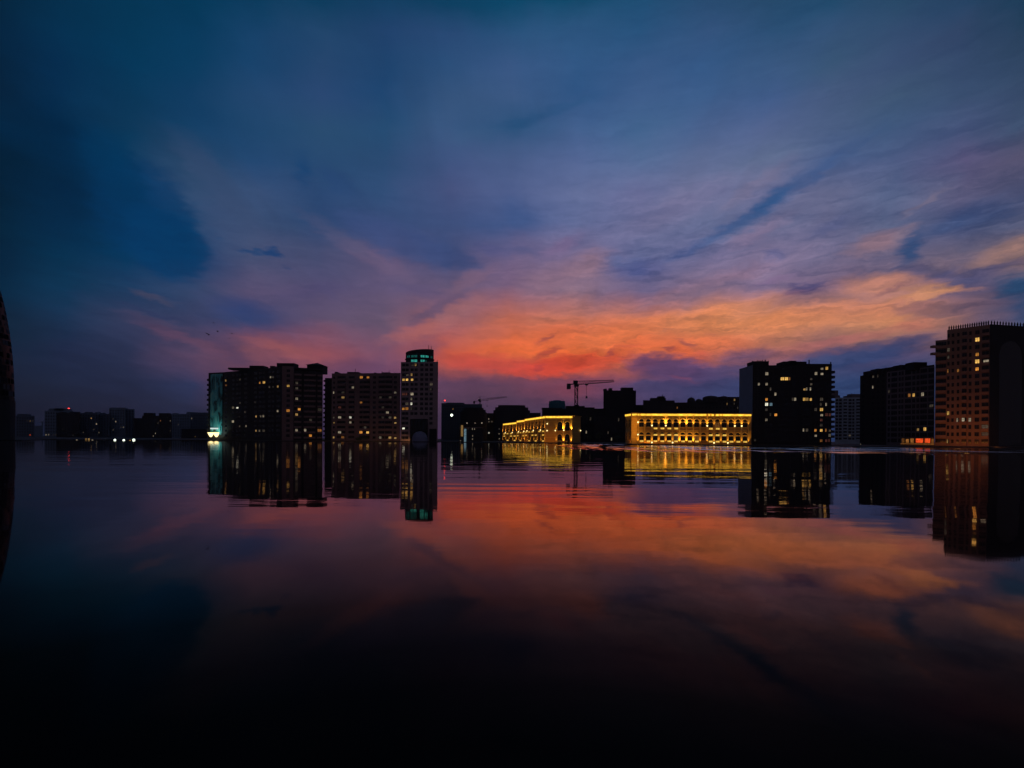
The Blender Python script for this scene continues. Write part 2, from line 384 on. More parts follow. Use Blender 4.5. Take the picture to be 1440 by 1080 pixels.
def math_(op, a, b=None, c=None, clamp=False):
    n = N.new('ShaderNodeMath'); n.operation = op; n.use_clamp = clamp
    for i, v in enumerate((a, b, c)):
        if v is None: continue
        if isinstance(v, (int, float)): n.inputs[i].default_value = v
        else: Lk(v, n.inputs[i])
    return n.outputs[0]
tc = N.new('ShaderNodeTexCoord')
sep = N.new('ShaderNodeSeparateXYZ'); Lk(tc.outputs['Generated'], sep.inputs[0])
dx, dy, dz = sep.outputs
az = math_('MULTIPLY', math_('ARCTAN2', dx, dy), 180 / math.pi)
el = math_('MULTIPLY', math_('ARCSINE', dz), 180 / math.pi)
# fibrous cirrus noise on a flat cloud layer overhead
inv = math_('DIVIDE', 1.0, math_('ADD', math_('MAXIMUM', dz, 0.0), .2))
cl = N.new('ShaderNodeCombineXYZ'); Lk(math_('MULTIPLY', dx, inv), cl.inputs[0]); Lk(math_('MULTIPLY', dy, inv), cl.inputs[1])
mp = N.new('ShaderNodeMapping'); mp.inputs['Rotation'].default_value = (0, 0, R(-14)); mp.inputs['Scale'].default_value = (2.6, .7, 1)
Lk(cl.outputs[0], mp.inputs['Vector'])
fib = N.new('ShaderNodeTexNoise'); fib.inputs['Scale'].default_value = 2.2; fib.inputs['Detail'].default_value = 8; fib.inputs['Roughness'].default_value = .6; fib.inputs['Distortion'].default_value = .6
Lk(mp.outputs[0], fib.inputs['Vector'])
ae = N.new('ShaderNodeCombineXYZ'); Lk(az, ae.inputs[0]); Lk(el, ae.inputs[1])
def warp(scale, amp, sx, sy, det=4, seed=0.0):
    m = N.new('ShaderNodeMapping'); m.inputs['Scale'].default_value = (sx, sy, 1); m.inputs['Location'].default_value = (seed, seed * 2.3, 0)
    Lk(ae.outputs[0], m.inputs['Vector'])
    n = N.new('ShaderNodeTexNoise'); n.inputs['Scale'].default_value = scale; n.inputs['Detail'].default_value = det; n.inputs['Roughness'].default_value = .55
    Lk(m.outputs[0], n.inputs['Vector'])
    s = N.new('ShaderNodeVectorMath'); s.operation = 'SUBTRACT'; Lk(n.outputs['Color'], s.inputs[0]); s.inputs[1].default_value = (.5, .5, .5)
    k = N.new('ShaderNodeVectorMath'); k.operation = 'MULTIPLY'; Lk(s.outputs[0], k.inputs[0]); k.inputs[1].default_value = amp
    return k.outputs[0]
def vadd(a, b):
    n = N.new('ShaderNodeVectorMath'); n.operation = 'ADD'; Lk(a, n.inputs[0]); Lk(b, n.inputs[1]); return n.outputs[0]
w1 = warp(.16, (4.2, 1.8, 0), 1, 1.7, 3)
fo = N.new('ShaderNodeCombineXYZ')
fc = math_('SUBTRACT', fib.outputs['Fac'], .5)
Lk(math_('MULTIPLY', fc, .7), fo.inputs[0]); Lk(math_('MULTIPLY', fc, 1.0), fo.inputs[1])
w2 = warp(.7, (2.6, 1.5, 0), .8, 2.2, 8, 3.1)
base_p = vadd(vadd(ae.outputs[0], w1), fo.outputs[0])
blob_p = vadd(vadd(ae.outputs[0], w2), fo.outputs[0])
sb = N.new('ShaderNodeSeparateXYZ'); Lk(base_p, sb.inputs[0])
baz, bel = sb.outputs[0], sb.outputs[1]
elf = math_('MULTIPLY', bel, 1 / 45.0)
col = None; prev = None
for gx in GX:
    cols = [tuple(map(int, c.split(','))) for c in GRID[gx].split()]
    r = N.new('ShaderNodeValToRGB'); cr = r.color_ramp; cr.interpolation = 'LINEAR'
    cols = [(r_, g_, b_ * .88) if r_ > 180 and k in (10, 11) else (r_, g_, b_) for k, (r_, g_, b_) in enumerate(cols)]
    cols = [(r_ + 3, max(0, g_ - 1), b_) if k < 4 else (r_, g_, b_) for k, (r_, g_, b_) in enumerate(cols)]
    st = sorted([(min(1, max(0, azel(gx, gy)[1] / 45)), lin(c)) for gy, c in zip(GY, cols)])
    while len(cr.elements) < len(st): cr.elements.new(.5)
    for e, (p, c) in zip(cr.elements, st): e.position = p
    for e, (p, c) in zip(cr.elements, st): e.color = (*c, 1)
    Lk(elf, r.inputs[0])
    a = azel(gx, 400)[0]
    if col is None: col = r.outputs[0]
    else:
        f_ = math_('MULTIPLY_ADD', baz, 1 / (a - prev), -prev / (a - prev))   # the mix clamps it
        mx = N.new('ShaderNodeMix'); mx.data_type = 'RGBA'
        Lk(f_, mx.inputs[0]); Lk(col, mx.inputs[6]); Lk(r.outputs[0], mx.inputs[7]); col = mx.outputs[2]
    prev = a
for bi, (x, y, hw, hh, ang, c, op, soft) in enumerate(BLOBS):
    if bi % 20 == 0 and bi:     # keeps the shader's evaluation order (and its memory) short
        k = N.new('ShaderNodeVectorMath'); k.operation = 'MULTIPLY_ADD'; Lk(col, k.inputs[0]); k.inputs[1].default_value = (1e-6,) * 3; Lk(blob_p, k.inputs[2]); blob_p = k.outputs[0]
    a0, e0 = azel(x, y)
    jx = (azel(x + 5, y)[0] - azel(x - 5, y)[0]) / 10; jy = (azel(x, y - 5)[1] - azel(x, y + 5)[1]) / 10
    th = math.atan2(math.sin(R(ang)) * jy, math.cos(R(ang)) * jx)
    m = N.new('ShaderNodeMapping'); m.vector_type = 'TEXTURE'
    m.inputs['Location'].default_value = (a0, e0, 0); m.inputs['Rotation'].default_value = (0, 0, th)
    m.inputs['Scale'].default_value = (hw * 1.25 * (jx * abs(math.cos(th)) + jy * abs(math.sin(th))) / (abs(math.cos(th)) + abs(math.sin(th))), hh * 1.45 * (jy * abs(math.cos(th)) + jx * abs(math.sin(th))) / (abs(math.cos(th)) + abs(math.sin(th))), 1)
    Lk(blob_p, m.inputs['Vector'])
    g = N.new('ShaderNodeVectorMath'); g.operation = 'LENGTH'; Lk(m.outputs[0], g.inputs[0])
    k = N.new('ShaderNodeMapRange'); k.interpolation_type = 'SMOOTHSTEP'; k.clamp = False
    k.inputs['From Min'].default_value = 1.0 - soft; k.inputs['From Max'].default_value = 1.0
    k.inputs['To Min'].default_value = op; k.inputs['To Max'].default_value = 0
    Lk(g.outputs['Value'], k.inputs['Value'])
    mx = N.new('ShaderNodeMix'); mx.data_type = 'RGBA'; Lk(k.outputs[0], mx.inputs[0]); Lk(col, mx.inputs[6])
    mx.inputs[7].default_value = (*lin(c), 1); col = mx.outputs[2]
# fine cirrus fibres lighten and darken the cloud layer a little
br = N.new('ShaderNodeMapRange'); br.inputs['From Min'].default_value = .3; br.inputs['From Max'].default_value = .7
br.inputs['To Min'].default_value = .93; br.inputs['To Max'].default_value = 1.07
Lk(fib.outputs['Fac'], br.inputs['Value'])
sm = N.new('ShaderNodeVectorMath'); sm.operation = 'SCALE'; Lk(col, sm.inputs[0]); Lk(br.outputs[0], sm.inputs['Scale'])
wm = N.new('ShaderNodeMapping'); wm.inputs['Rotation'].default_value = (0, 0, R(-20)); wm.inputs['Scale'].default_value = (.1, .75, 1); Lk(blob_p, wm.inputs['Vector'])
wn = N.new('ShaderNodeTexNoise'); wn.inputs['Scale'].default_value = 1.5; wn.inputs['Detail'].default_value = 9; wn.inputs['Roughness'].default_value = .7; wn.inputs['Distortion'].default_value = .5; Lk(wm.outputs[0], wn.inputs['Vector'])
sheet = N.new('ShaderNodeMapRange'); sheet.interpolation_type = 'SMOOTHSTEP'; sheet.inputs['From Min'].default_value = -6; sheet.inputs['From Max'].default_value = 14; Lk(az, sheet.inputs['Value'])
band = N.new('ShaderNodeMapRange'); band.interpolation_type = 'SMOOTHSTEP'; band.inputs['From Min'].default_value = 29; band.inputs['From Max'].default_value = 17; band.inputs['To Min'].default_value = .25; Lk(el, band.inputs['Value'])
wa = math_('MULTIPLY', math_('MULTIPLY', math_('SUBTRACT', wn.outputs['Fac'], .5), 1.5), math_('MULTIPLY', math_('MULTIPLY_ADD', sheet.outputs[0], .65, .35), band.outputs[0]))
wc = N.new('ShaderNodeCombineXYZ')
for i, k in enumerate((1.25, 1.0, .7)): Lk(math_('MULTIPLY_ADD', wa, k, .93), wc.inputs[i])
s2 = N.new('ShaderNodeVectorMath'); s2.operation = 'MULTIPLY'; Lk(sm.outputs[0], s2.inputs[0]); Lk(wc.outputs[0], s2.inputs[1])
# the eastern sky behind the viewer: dim mauve dusk
rear = N.new('ShaderNodeMapRange'); rear.interpolation_type = 'SMOOTHSTEP'
rear.inputs['From Min'].default_value = 55; rear.inputs['From Max'].default_value = 100
Lk(math_('ABSOLUTE', az), rear.inputs['Value'])
mx = N.new('ShaderNodeMix'); mx.data_type = 'RGBA'; Lk(rear.outputs[0], mx.inputs[0]); Lk(s2.outputs[0], mx.inputs[6])
mx.inputs[7].default_value = (.066, .053, .074, 1)
# night-side physical sky adds a faint glow under the clouds
ns = N.new('ShaderNodeTexSky'); ns.sky_type = 'NISHITA'; ns.sun_disc = False; ns.sun_elevation = R(-4); ns.sun_rotation = R(8)
bg1 = N.new('ShaderNodeBackground'); Lk(mx.outputs[2], bg1.inputs[0]); bg1.inputs[1].default_value = 1.0
bg2 = N.new('ShaderNodeBackground'); Lk(ns.outputs[0], bg2.inputs[0]); bg2.inputs[1].default_value = .05
ad = N.new('ShaderNodeAddShader'); Lk(bg1.outputs[0], ad.inputs[0]); Lk(bg2.outputs[0], ad.inputs[1])
out = N.new('ShaderNodeOutputWorld'); Lk(ad.outputs[0], out.inputs['Surface'])
w.cycles.sampling_method = 'MANUAL'; w.cycles.sample_map_resolution = 512

# ------------------------------------------------------------------ water and land
def grid_plane(name, x0, x1, y0, y1, z, mat):
    b = MB(); vs = [b.bm.verts.new(p) for p in ((x0, y0, z), (x1, y0, z), (x1, y1, z), (x0, y1, z))]; b.face(vs, mat)
    return b
m, t, b_ = nmat('lake_water'); N = t.nodes; Lk = t.links.new
M['water'] = m
geo = N.new('ShaderNodeNewGeometry')
pos = geo.outputs['Position']
def mapped(sx, sy, rot=0.0):
    k = N.new('ShaderNodeMapping'); k.inputs['Scale'].default_value = (sx, sy, 1); k.inputs['Rotation'].default_value = (0, 0, R(rot)); Lk(pos, k.inputs['Vector']); return k.outputs[0]
def noise(v, scale, det=2, rough=.5):
    n = N.new('ShaderNodeTexNoise'); n.inputs['Scale'].default_value = scale; n.inputs['Detail'].default_value = det; n.inputs['Roughness'].default_value = rough
    Lk(v, n.inputs['Vector']); return n.outputs['Fac']
n1 = noise(mapped(.35, 1.0, 8), .55, 3)
n2 = noise(mapped(.5, 1.0, -12), 2.4, 2)
n3 = noise(mapped(.25, 1.0, 3), .12, 2)
# breeze patches near the far shore
sp = N.new('ShaderNodeSeparateXYZ'); Lk(pos, sp.inputs[0])
far = N.new('ShaderNodeMapRange'); far.interpolation_type = 'SMOOTHSTEP'; far.inputs['From Min'].default_value = 95; far.inputs['From Max'].default_value = 170; Lk(sp.outputs[1], far.inputs['Value'])
rt = N.new('ShaderNodeMapRange'); rt.interpolation_type = 'SMOOTHSTEP'; rt.inputs['From Min'].default_value = -10; rt.inputs['From Max'].default_value = 90; Lk(sp.outputs[0], rt.inputs['Value'])
pt = N.new('ShaderNodeMapRange'); pt.inputs['From Min'].default_value = .36; pt.inputs['From Max'].default_value = .5; Lk(noise(mapped(1, .3), .05, 2), pt.inputs['Value'])
def mul(a, b):
    n = N.new('ShaderNodeMath'); n.operation = 'MULTIPLY'
    for i, v in enumerate((a, b)):
        if isinstance(v, (int, float)): n.inputs[i].default_value = v
        else: Lk(v, n.inputs[i])
    return n.outputs[0]
def add(a, b):
    n = N.new('ShaderNodeMath'); n.operation = 'ADD'; Lk(a, n.inputs[0]); Lk(b, n.inputs[1]); return n.outputs[0]
breeze = mul(mul(far.outputs[0], rt.outputs[0]), pt.outputs[0])
# the water lies glassy near the viewer and takes a light ripple further out
rip = N.new('ShaderNodeMapRange'); rip.interpolation_type = 'SMOOTHSTEP'; rip.inputs['From Min'].default_value = 9; rip.inputs['From Max'].default_value = 30; rip.inputs['To Min'].default_value = .12; Lk(sp.outputs[1], rip.inputs['Value'])
h = add(add(mul(n1, .012), mul(n2, .0012)), mul(n3, .022))
h = mul(add(h, mul(noise(mapped(.12, 1.0, 4), .2, 2), .045)), rip.outputs[0])
bump = N.new('ShaderNodeBump'); bump.inputs['Strength'].default_value = 1; bump.inputs['Distance'].default_value = 1.0
Lk(h, bump.inputs['Height'])
# slow swell leans the facets the viewer can see; small cat's-paws of wind ruffle the water off the right-hand shore
spk = N.new('ShaderNodeMapRange'); spk.inputs['From Min'].default_value = .49; spk.inputs['From Max'].default_value = .54
Lk(noise(mapped(.34, .028), 1.0, 2, .6), spk.inputs['Value'])
lean = N.new('ShaderNodeCombineXYZ')
lm = N.new('ShaderNodeMath'); lm.operation = 'MULTIPLY_ADD'; Lk(mul(spk.outputs[0], breeze), lm.inputs[0]); lm.inputs[1].default_value = -.26; lm.inputs[2].default_value = -.0095; Lk(lm.outputs[0], lean.inputs[1])
tl = N.new('ShaderNodeVectorMath'); tl.operation = 'ADD'; Lk(bump.outputs[0], tl.inputs[0]); Lk(lean.outputs[0], tl.inputs[1])
nn = N.new('ShaderNodeVectorMath'); nn.operation = 'NORMALIZE'; Lk(tl.outputs[0], nn.inputs[0])
dt = N.new('ShaderNodeVectorMath'); dt.operation = 'DOT_PRODUCT'; Lk(geo.outputs['Incoming'], dt.inputs[0]); dt.inputs[1].default_value = (0, 0, 1)
rp = N.new('ShaderNodeValToRGB'); rp.color_ramp.interpolation = 'LINEAR'
WR = [(0, (.80, .77, .75)), (.05, (.72, .66, .64)), (.1, (.56, .48, .46)), (.157, (.42, .325, .29)), (.22, (.255, .165, .13)), (.29, (.12, .062, .042)), (.36, (.045, .022, .017)), (.42, (.018, .01, .008)), (.5, (.008, .005, .004)), (1, (.008, .005, .004))]
while len(rp.color_ramp.elements) < len(WR): rp.color_ramp.elements.new(.5)
for e, (p, v) in zip(rp.color_ramp.elements, WR): e.position = p
for e, (p, v) in zip(rp.color_ramp.elements, WR): e.color = (*v, 1)
Lk(dt.outputs['Value'], rp.inputs[0])
gl = N.new('ShaderNodeBsdfGlossy'); gl.inputs['Roughness'].default_value = .03; Lk(rp.outputs[0], gl.inputs['Color']); Lk(nn.outputs[0], gl.inputs['Normal'])
df = N.new('ShaderNodeBsdfDiffuse'); df.inputs['Color'].default_value = (.004, .004, .005, 1)
mxs = N.new('ShaderNodeAddShader'); Lk(df.outputs[0], mxs.inputs[0]); Lk(gl.outputs[0], mxs.inputs[1])
Lk(mxs.outputs[0], N['Material Output'].inputs['Surface'])
N.remove(b_)
wb = grid_plane('water', -3000, 3000, -300, 2500, 0, m)
wo = wb.thing('water', (0, 0, 0)); wo['kind'] = 'structure'

# land: one sheet beyond the shoreline with a quay edge; the shoreline is given by its distance in each direction
SHORE = [(-700, 700), (-60, 300), (30, 262), (60, 330), (150, 345), (285, 395), (315, 385), (380, 362), (460, 372), (560, 376), (640, 376), (700, 352), (770, 338), (800, 330), (860, 310), (882, 277), (1000, 270), (1054, 268), (1062, 266), (1160, 262), (1180, 258), (1260, 256), (1310, 262), (1395, 268), (1500, 262), (1900, 300), (2600, 380)]
lb = MB()
fr = [P(*q) for q in SHORE]
av = [lb.bm.verts.new((p.x, p.y, LAND)) for p in fr]
bv = [lb.bm.verts.new((p.x, p.y, -.5)) for p in fr]
cv = [lb.bm.verts.new((p.x + (p.x / p.y) * 1500, p.y + 1500, LAND)) for p in fr]
for i in range(len(fr) - 1):
    lb.face([av[i], av[i + 1], cv[i + 1], cv[i]], M['ground'])
    lb.face([bv[i], bv[i + 1], av[i + 1], av[i]], M['ground'])
lo = lb.thing('ground', (0, 0, 0)); lo['kind'] = 'structure'

# ------------------------------------------------------------------ big apartment blocks
# 1. corner block with the lit mural on its end wall
b = Building('apartment_block', 396, 385, 'black corner apartment block with a floodlit teal mural on its left end', 'apartment block')
A0, A1, A2, A3 = (292.6, 424), (313, 419), (396, 385), (453.4, 394)
H1 = zp(396, 516, 385)
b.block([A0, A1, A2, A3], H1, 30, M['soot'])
LA = zl([(270,320,'y'),(282,372,'o'),(715,282,'w'),(745,285,'d'),(620,362,'O'),(655,362,'Y'),(710,403,'d'),(745,400,'d'),(805,395,'y'),(405,545,'d'),(355,595,'w'),(383,603,'W'),(580,530,'d'),(470,650,'d'),
  (797,640,'w'),(572,705,'y'),(612,705,'w'),(648,708,'w'),(347,757,'w'),(397,762,'d'),(467,762,'w'),(570,818,'y'),(610,818,'w'),(643,820,'d'),(408,320,'d')], 280, 490, 7.2)
b.facade(A1, A2, LAND + 1.5, H1 - 1.5, 14, [(316, 319, 'w'), (326, 329, 'w'), (331.5, 335, 'w'), (336, 338, 'w'), (343, 347, 'w'), (357, 361, 'w'), (363.5, 367.5, 'w'), (369, 372.5, 'w'), (377, 381, 'w'), (382.4, 384.6, 'w'), (388.6, 393.4, 'w')], LA, wh=.48)
MB().prism([P(396.2, 384.4), P(412.5, 386.6), P(412.5, 387.5), P(396.2, 386)], LAND, H1 + .6, M['brown']).part('corner_pier', b.root)
MB().prism([P(412.5, 386.9), P(453.2, 393.3), P(453.2, 395), P(412.5, 388)], LAND, H1, M['dark']).part('front_wall', b.root)
LB = zl([(900,397,'Y'),(887,640,'O')], 280, 490, 7.2)
b.facade((396.2, 384.4), (412.5, 386.6), LAND + 1.5, H1 - 1, 14, [(402.5, 407.2, 'w')], LB)
LC = zl([(1010,335,'d'),(1000,412,'d'),(995,525,'w'),(957,643,'y'),(993,648,'O'),(993,820,'w'),(1063,822,'w'),(1210,825,'o'),(1110,885,'O'),(1157,750,'d'),(1207,635,'d')], 280, 490, 7.2)
b.facade((412.5, 386.6), (453.2, 393.1), LAND + 1.5, H1 - 2, 13, [(414, 423, 'l'), (427.5, 432.5, 'l'), (433.5, 443, 'l'), (446.5, 452, 'l')], LC, M['brown'])
for pl, pr, y in ((320, 349, 517), (350, 370, 514.2), (379, 385, 514.5), (388.4, 413, 510.6)):
    b.box('roof_house', pl, pr, y, 388 if pl > 380 else 400, 8, M['dark'], H1 - .1)
p0, p1 = P(431, 393.2), P(454, 396); zr, za = zp(442, 513, 393), zp(442, 508.6, 393)
g = MB(); dd = Vector((0, 9))
g.prism([p0, p1, p1 + dd, p0 + dd], H1 - 3, zr, M['dark'])
c_ = (p0 + p1) / 2 + dd / 2
vs = [g.bm.verts.new((*q, zr)) for q in (p0 + Vector((-.8, -.8)), p1 + Vector((.8, -.8)), p1 + dd + Vector((.8, .8)), p0 + dd + Vector((-.8, .8)))]; ap = g.bm.verts.new((c_.x, c_.y, za))
for i in range(4): g.face([vs[i], vs[(i + 1) % 4], ap], M['roofing'])
g.face(vs, M['roofing']); g.part('gabled_turret', b.root)
q0, q1 = P(413, 386), P(458, 393); MB().prism([q0, q1, q1 + Vector((0, 3)), q0 + Vector((0, 3))], zp(440, 520, 390), zp(440, 518.4, 390), M['soot']).part('cornice', b.root)
# mural panel
mm, t, pb = nmat('teal_mural_paint')
co = t.nodes.new('ShaderNodeTexCoord'); mp = t.nodes.new('ShaderNodeMapping'); mp.inputs['Scale'].default_value = (.16, .16, .07)
n = t.nodes.new('ShaderNodeTexNoise'); n.inputs['Scale'].default_value = 1.6; n.inputs['Detail'].default_value = 5; n.inputs['Distortion'].default_value = 1.0
r = t.nodes.new('ShaderNodeValToRGB'); r.color_ramp.elements[0].position = .38; r.color_ramp.elements[0].color = (.01, .03, .035, 1); r.color_ramp.elements[1].position = .52; r.color_ramp.elements[1].color = (.06, .4, .46, 1)
e = r.color_ramp.elements.new(.75); e.color = (.3, .55, .42, 1)
t.links.new(co.outputs['Object'], mp.inputs[0]); t.links.new(mp.outputs[0], n.inputs['Vector']); t.links.new(n.outputs['Fac'], r.inputs[0]); t.links.new(r.outputs[0], pb.inputs['Base Color']); pb.inputs['Roughness'].default_value = .7
ma, mb_ = P(295.5, 422.6), P(312, 418.4)
MB().prism([ma, mb_, mb_ + Vector((0, .5)), ma + Vector((0, .5))], zp(304, 611, 420), H1 - 1.2, mm).part('mural', b.root, 'teal painted wall panel lit from below')
for k in range(12):
    z = LAND + 3 + k * (H1 - 6) / 12; p = P(293, 423.6)
    MB().box((p.x - 1.1, p.y - .6, z), (p.x + .3, p.y + 1.2, z + 1.6), M['soot']).part('balcony', b.root)
s0, s1 = P(295.5, 421), P(306.5, 418.6); zs = zp(301, 603.6, 420)
MB().prism([s0, s1, s1 + Vector((0, .4)), s0 + Vector((0, .4))], zs, zs + 1.1, M['sign_white']).part('sign_light', b.root, 'white glowing light band below the mural')
for px in (296.5, 304.3):  # floodlit patches of the wall, built as glowing cup shapes
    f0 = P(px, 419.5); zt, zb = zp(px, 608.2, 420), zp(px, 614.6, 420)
    MB().lathe([(.3, zb), (.9, zb + .5), (2.2, zt - .4), (2.4, zt)], M['lamp_warm'], 14, (f0.x, f0.y)).part('wall_light', b.root, 'glowing yellow cup in place of a floodlit wall patch')
b.finish()

def area_light(name, loc, target, sx, sy, power, col, root=None):
    l = bpy.data.lights.new(name, 'AREA'); l.shape = 'RECTANGLE'; l.size = sx; l.size_y = sy; l.energy = power; l.color = col
    o = bpy.data.objects.new(name, l); C.objects.link(o)
    o.rotation_mode = 'QUATERNION'; d = (Vector(target) - Vector(loc)); o.rotation_quaternion = d.to_track_quat('-Z', 'Y'); 
    o.location = loc
    if root:
        o.parent = root; o.location = Vector(loc) - root.location
    return o
fm = P(303, 412.5)
area_light('mural_floodlight', (fm.x, fm.y, LAND + 4), (P(303.6, 420).x, P(303.6, 420).y, LAND + 14), 7, .6, 800, (.6, 1, .85), b.root)

# 2. broad block with loggias
b = Building('apartment_block', 510, 390, 'broad brown apartment block with rows of loggias, joined to the round-topped tower', 'apartment block')
B0, B1 = (466, 390), (562.6, 384)
H2 = zp(514, 525, 388)
b.block([(456.4, 398), (466, 398)], zp(460, 531.5, 398), 18, M['soot'], 'side_wing')
b.block([B0, B1], H2, 24, M['brown'])
for k in range(13):
    z = LAND + 3 + k * 3.4; p = P(456.6, 397.6); MB().box((p.x - 1.0, p.y - .5, z), (p.x + .6, p.y + 1, z + 1.3), M['soot']).part('balcony', b.root)
LA = zl([(408,352,'O'),(438,352,'O'),(303,452,'w'),(140,490,'w'),(203,495,'d'),(203,540,'y'),(712,500,'w'),(640,547,'d'),(400,590,'o'),(600,545,'d'),(600,637,'d'),(640,692,'w'),(303,725,'W'),(303,785,'w'),
  (195,735,'w'),(133,735,'d'),(130,780,'y'),(585,740,'d'),(630,740,'d'),(710,738,'y'),(707,780,'y'),(418,880,'Y'),(390,882,'O'),(420,828,'d'),(198,878,'w'),(128,925,'y'),(200,928,'o'),(575,935,'w'),(630,930,'y'),(705,930,'y'),(195,638,'r')], 450, 480, 6.75)
b.facade(B0, B1, LAND + .5, H2 - 1.5, 13, [(468, 470.6, 'w'), (474, 485.5, 'l'), (490, 498, 'l'), (505.5, 509.5, 'l'), (510.5, 519.5, 'l'), (524.2, 528, 'w'), (532, 540.5, 'l'), (541.5, 551, 'l'), (553.6, 557.4, 'w')], LA, M['brown'], wh=.45)
for pl, pr, y in ((470, 473.5, 522.8), (487.5, 503.5, 523), (525, 528.5, 524), (536, 548, 523.6), (554, 556, 524.2)):
    b.box('roof_house', pl, pr, y, 391, 8, M['dark'], H2 - .1)
b.antenna(499, 518.8, 392, H2); b.antenna(536.5, 521.6, 392, H2); b.antenna(546.5, 521.2, 392, H2)
b.finish()

# 3. round-topped tower
b = Building('tower_block', 590, 380, 'mauve tower block with a round crown glowing teal at its top', 'tower')
T0, T1 = (563, 381), (615.4, 378)
H3 = zp(590, 509, 380)
b.block([T0, T1], H3, 24, M['mauve'])
TL = zl([(885,228,'d'),(915,232,'y'),(795,365,'Y'),(825,365,'Y'),(870,372,'Y'),(872,315,'y'),(835,322,'d'),(1052,417,'d'),(1050,462,'d'),(790,508,'r'),(822,508,'r'),(868,512,'w'),(868,562,'w'),(865,607,'W'),(815,605,'d'),
  (790,652,'O'),(820,652,'O'),(868,652,'d'),(782,832,'W')], 450, 480, 6.75)
skip = lambda x, y: (575 < x < 603 and y > 587) or (x > 601 and y > 600)
b.facade(T0, T1, LAND + .6, H3 - .6, 16, [(565, 569, 'w'), (569.9, 573.9, 'w'), (577, 581, 'w'), (582.6, 586.6, 'w'), (590.6, 594.6, 'w'), (597.3, 601.3, 'w'), (603.9, 607.9, 'w')], TL, wh=.52, skip=skip)
pc = P(589.5, 390); rr = (P(609.3, 384).x - P(569.7, 384).x) / 2
zc0, zc1, zc2 = H3, zp(570, 495, 384), zp(608, 490.3, 384)
g = MB()
def slant(p): return zc1 + (zc2 - zc1) * min(1, max(0, (p[0] - pc.x + rr) / (2 * rr))) ** .6
ring = [(pc.x + rr * math.cos(a * math.pi / 24), pc.y + rr * .75 * math.sin(a * math.pi / 24)) for a in range(48)]
g.prism(ring, zc0, slant, M['soot']); g.part('crown_drum', b.root)
def arc_pane(name, a0, a1, z0, z1, k):
    g = MB(); n = 5
    for i in range(n):
        q = [R(a0 + (a1 - a0) * (i + j) / n) for j in (0, 1)]
        pts = [(pc.x + (rr + .06) * math.cos(a), pc.y + (rr * .75 + .06) * math.sin(a)) for a in q]
        for z_a, z_b in ((z0, z0 + (z1 - z0) * .48), (z0 + (z1 - z0) * .54, z1)):
            vs = [g.bm.verts.new((*pts[j], z)) for j, z in ((0, z_a), (1, z_a), (1, z_b), (0, z_b))]; g.face(vs, M['lit_' + k])
    for a in (a0, a0 + (a1 - a0) * .5, a1):
        x, y = pc.x + (rr + .15) * math.cos(R(a)), pc.y + (rr * .75 + .15) * math.sin(R(a)); g.bar((x, y, z0), (x, y, z1), .25, M['steel'])
    g.part('crown_window', b.root)
zr1, zr0 = zp(590, 498.6, 380), zp(590, 501.6, 380); zs1, zs0 = zp(590, 505, 380), zp(590, 508.4, 380)
for a0, a1, k0, k1 in ((214, 236, 't', 't'), (240, 268, 't', 'T'), (280, 298, 'T', 'T'), (300, 316, 'T', 't'), (326, 340, 't', 't')):
    arc_pane('crown_window', a0, a1, zr0, zr1, k0)
    if a0 > 238 and a0 < 320: arc_pane('crown_window', a0, a1 - (8 if a0 > 290 else 0), zs0, zs1, k1)
MB().prism([(x, y) for x, y in [(pc.x + (rr + .5) * math.cos(a * math.pi / 24), pc.y + (rr * .75 + .5) * math.sin(a * math.pi / 24)) for a in range(48)]], zp(590, 503.8, 380), zp(590, 502.6, 380), M['dark']).part('crown_band', b.root)
b.antenna(602, 485.5, 386, zc2 - 1); b.antenna(605.6, 486.5, 386, zc2 - 1); b.antenna(614, 506, 384, H3)
# dark entrance portal with the glass dome inside
q0, q1 = P(577, 379.2), P(601, 378)
g = MB(); zt = zp(589, 589.5, 378.5); g.prism([q0 + Vector((0, -.12)), q1 + Vector((0, -.12)), q1 + Vector((0, .3)), q0 + Vector((0, .3))], LAND, zt, M['glass'])
for f in (0, .2, .4, .6, .8, 1):
    q = q0.lerp(q1, f); g.bar((q.x, q.y - .2, LAND), (q.x, q.y - .2, zt), .3, M['steel'])
for f in (.5, 1): g.bar((q0.x, q0.y - .2, LAND + (zt - LAND) * f), (q1.x, q1.y - .2, LAND + (zt - LAND) * f), .35, M['steel'])
g.part('entrance_portal', b.root, 'tall dark glazed entrance opening')
q0, q1 = P(603.6, 378.2), P(613.8, 377.6)
MB().prism([q0, q1, q1 + Vector((0, .6)), q0 + Vector((0, .6))], LAND, zp(608, 603, 378), M['dark']).part('side_entrance', b.root)
q = P(590.5, 373); MB().lathe([(5.4, LAND), (5.2, LAND + 3), (4.3, LAND + 5.2), (2.6, LAND + 6.6), (.1, LAND + 7.2)], wall_mat('blue_dome_glass', (.12, .15, .26), rough=.3), 20, (q.x, q.y)).part('dome', b.root, 'bluish dome in front of the portal')
b.finish()
gl = P(520, 372)
area_light('street_glow', (gl.x, gl.y, 1.2), (P(520, 390).x, 390, 12), 90, 1.5, 520, (1, .45, .12))

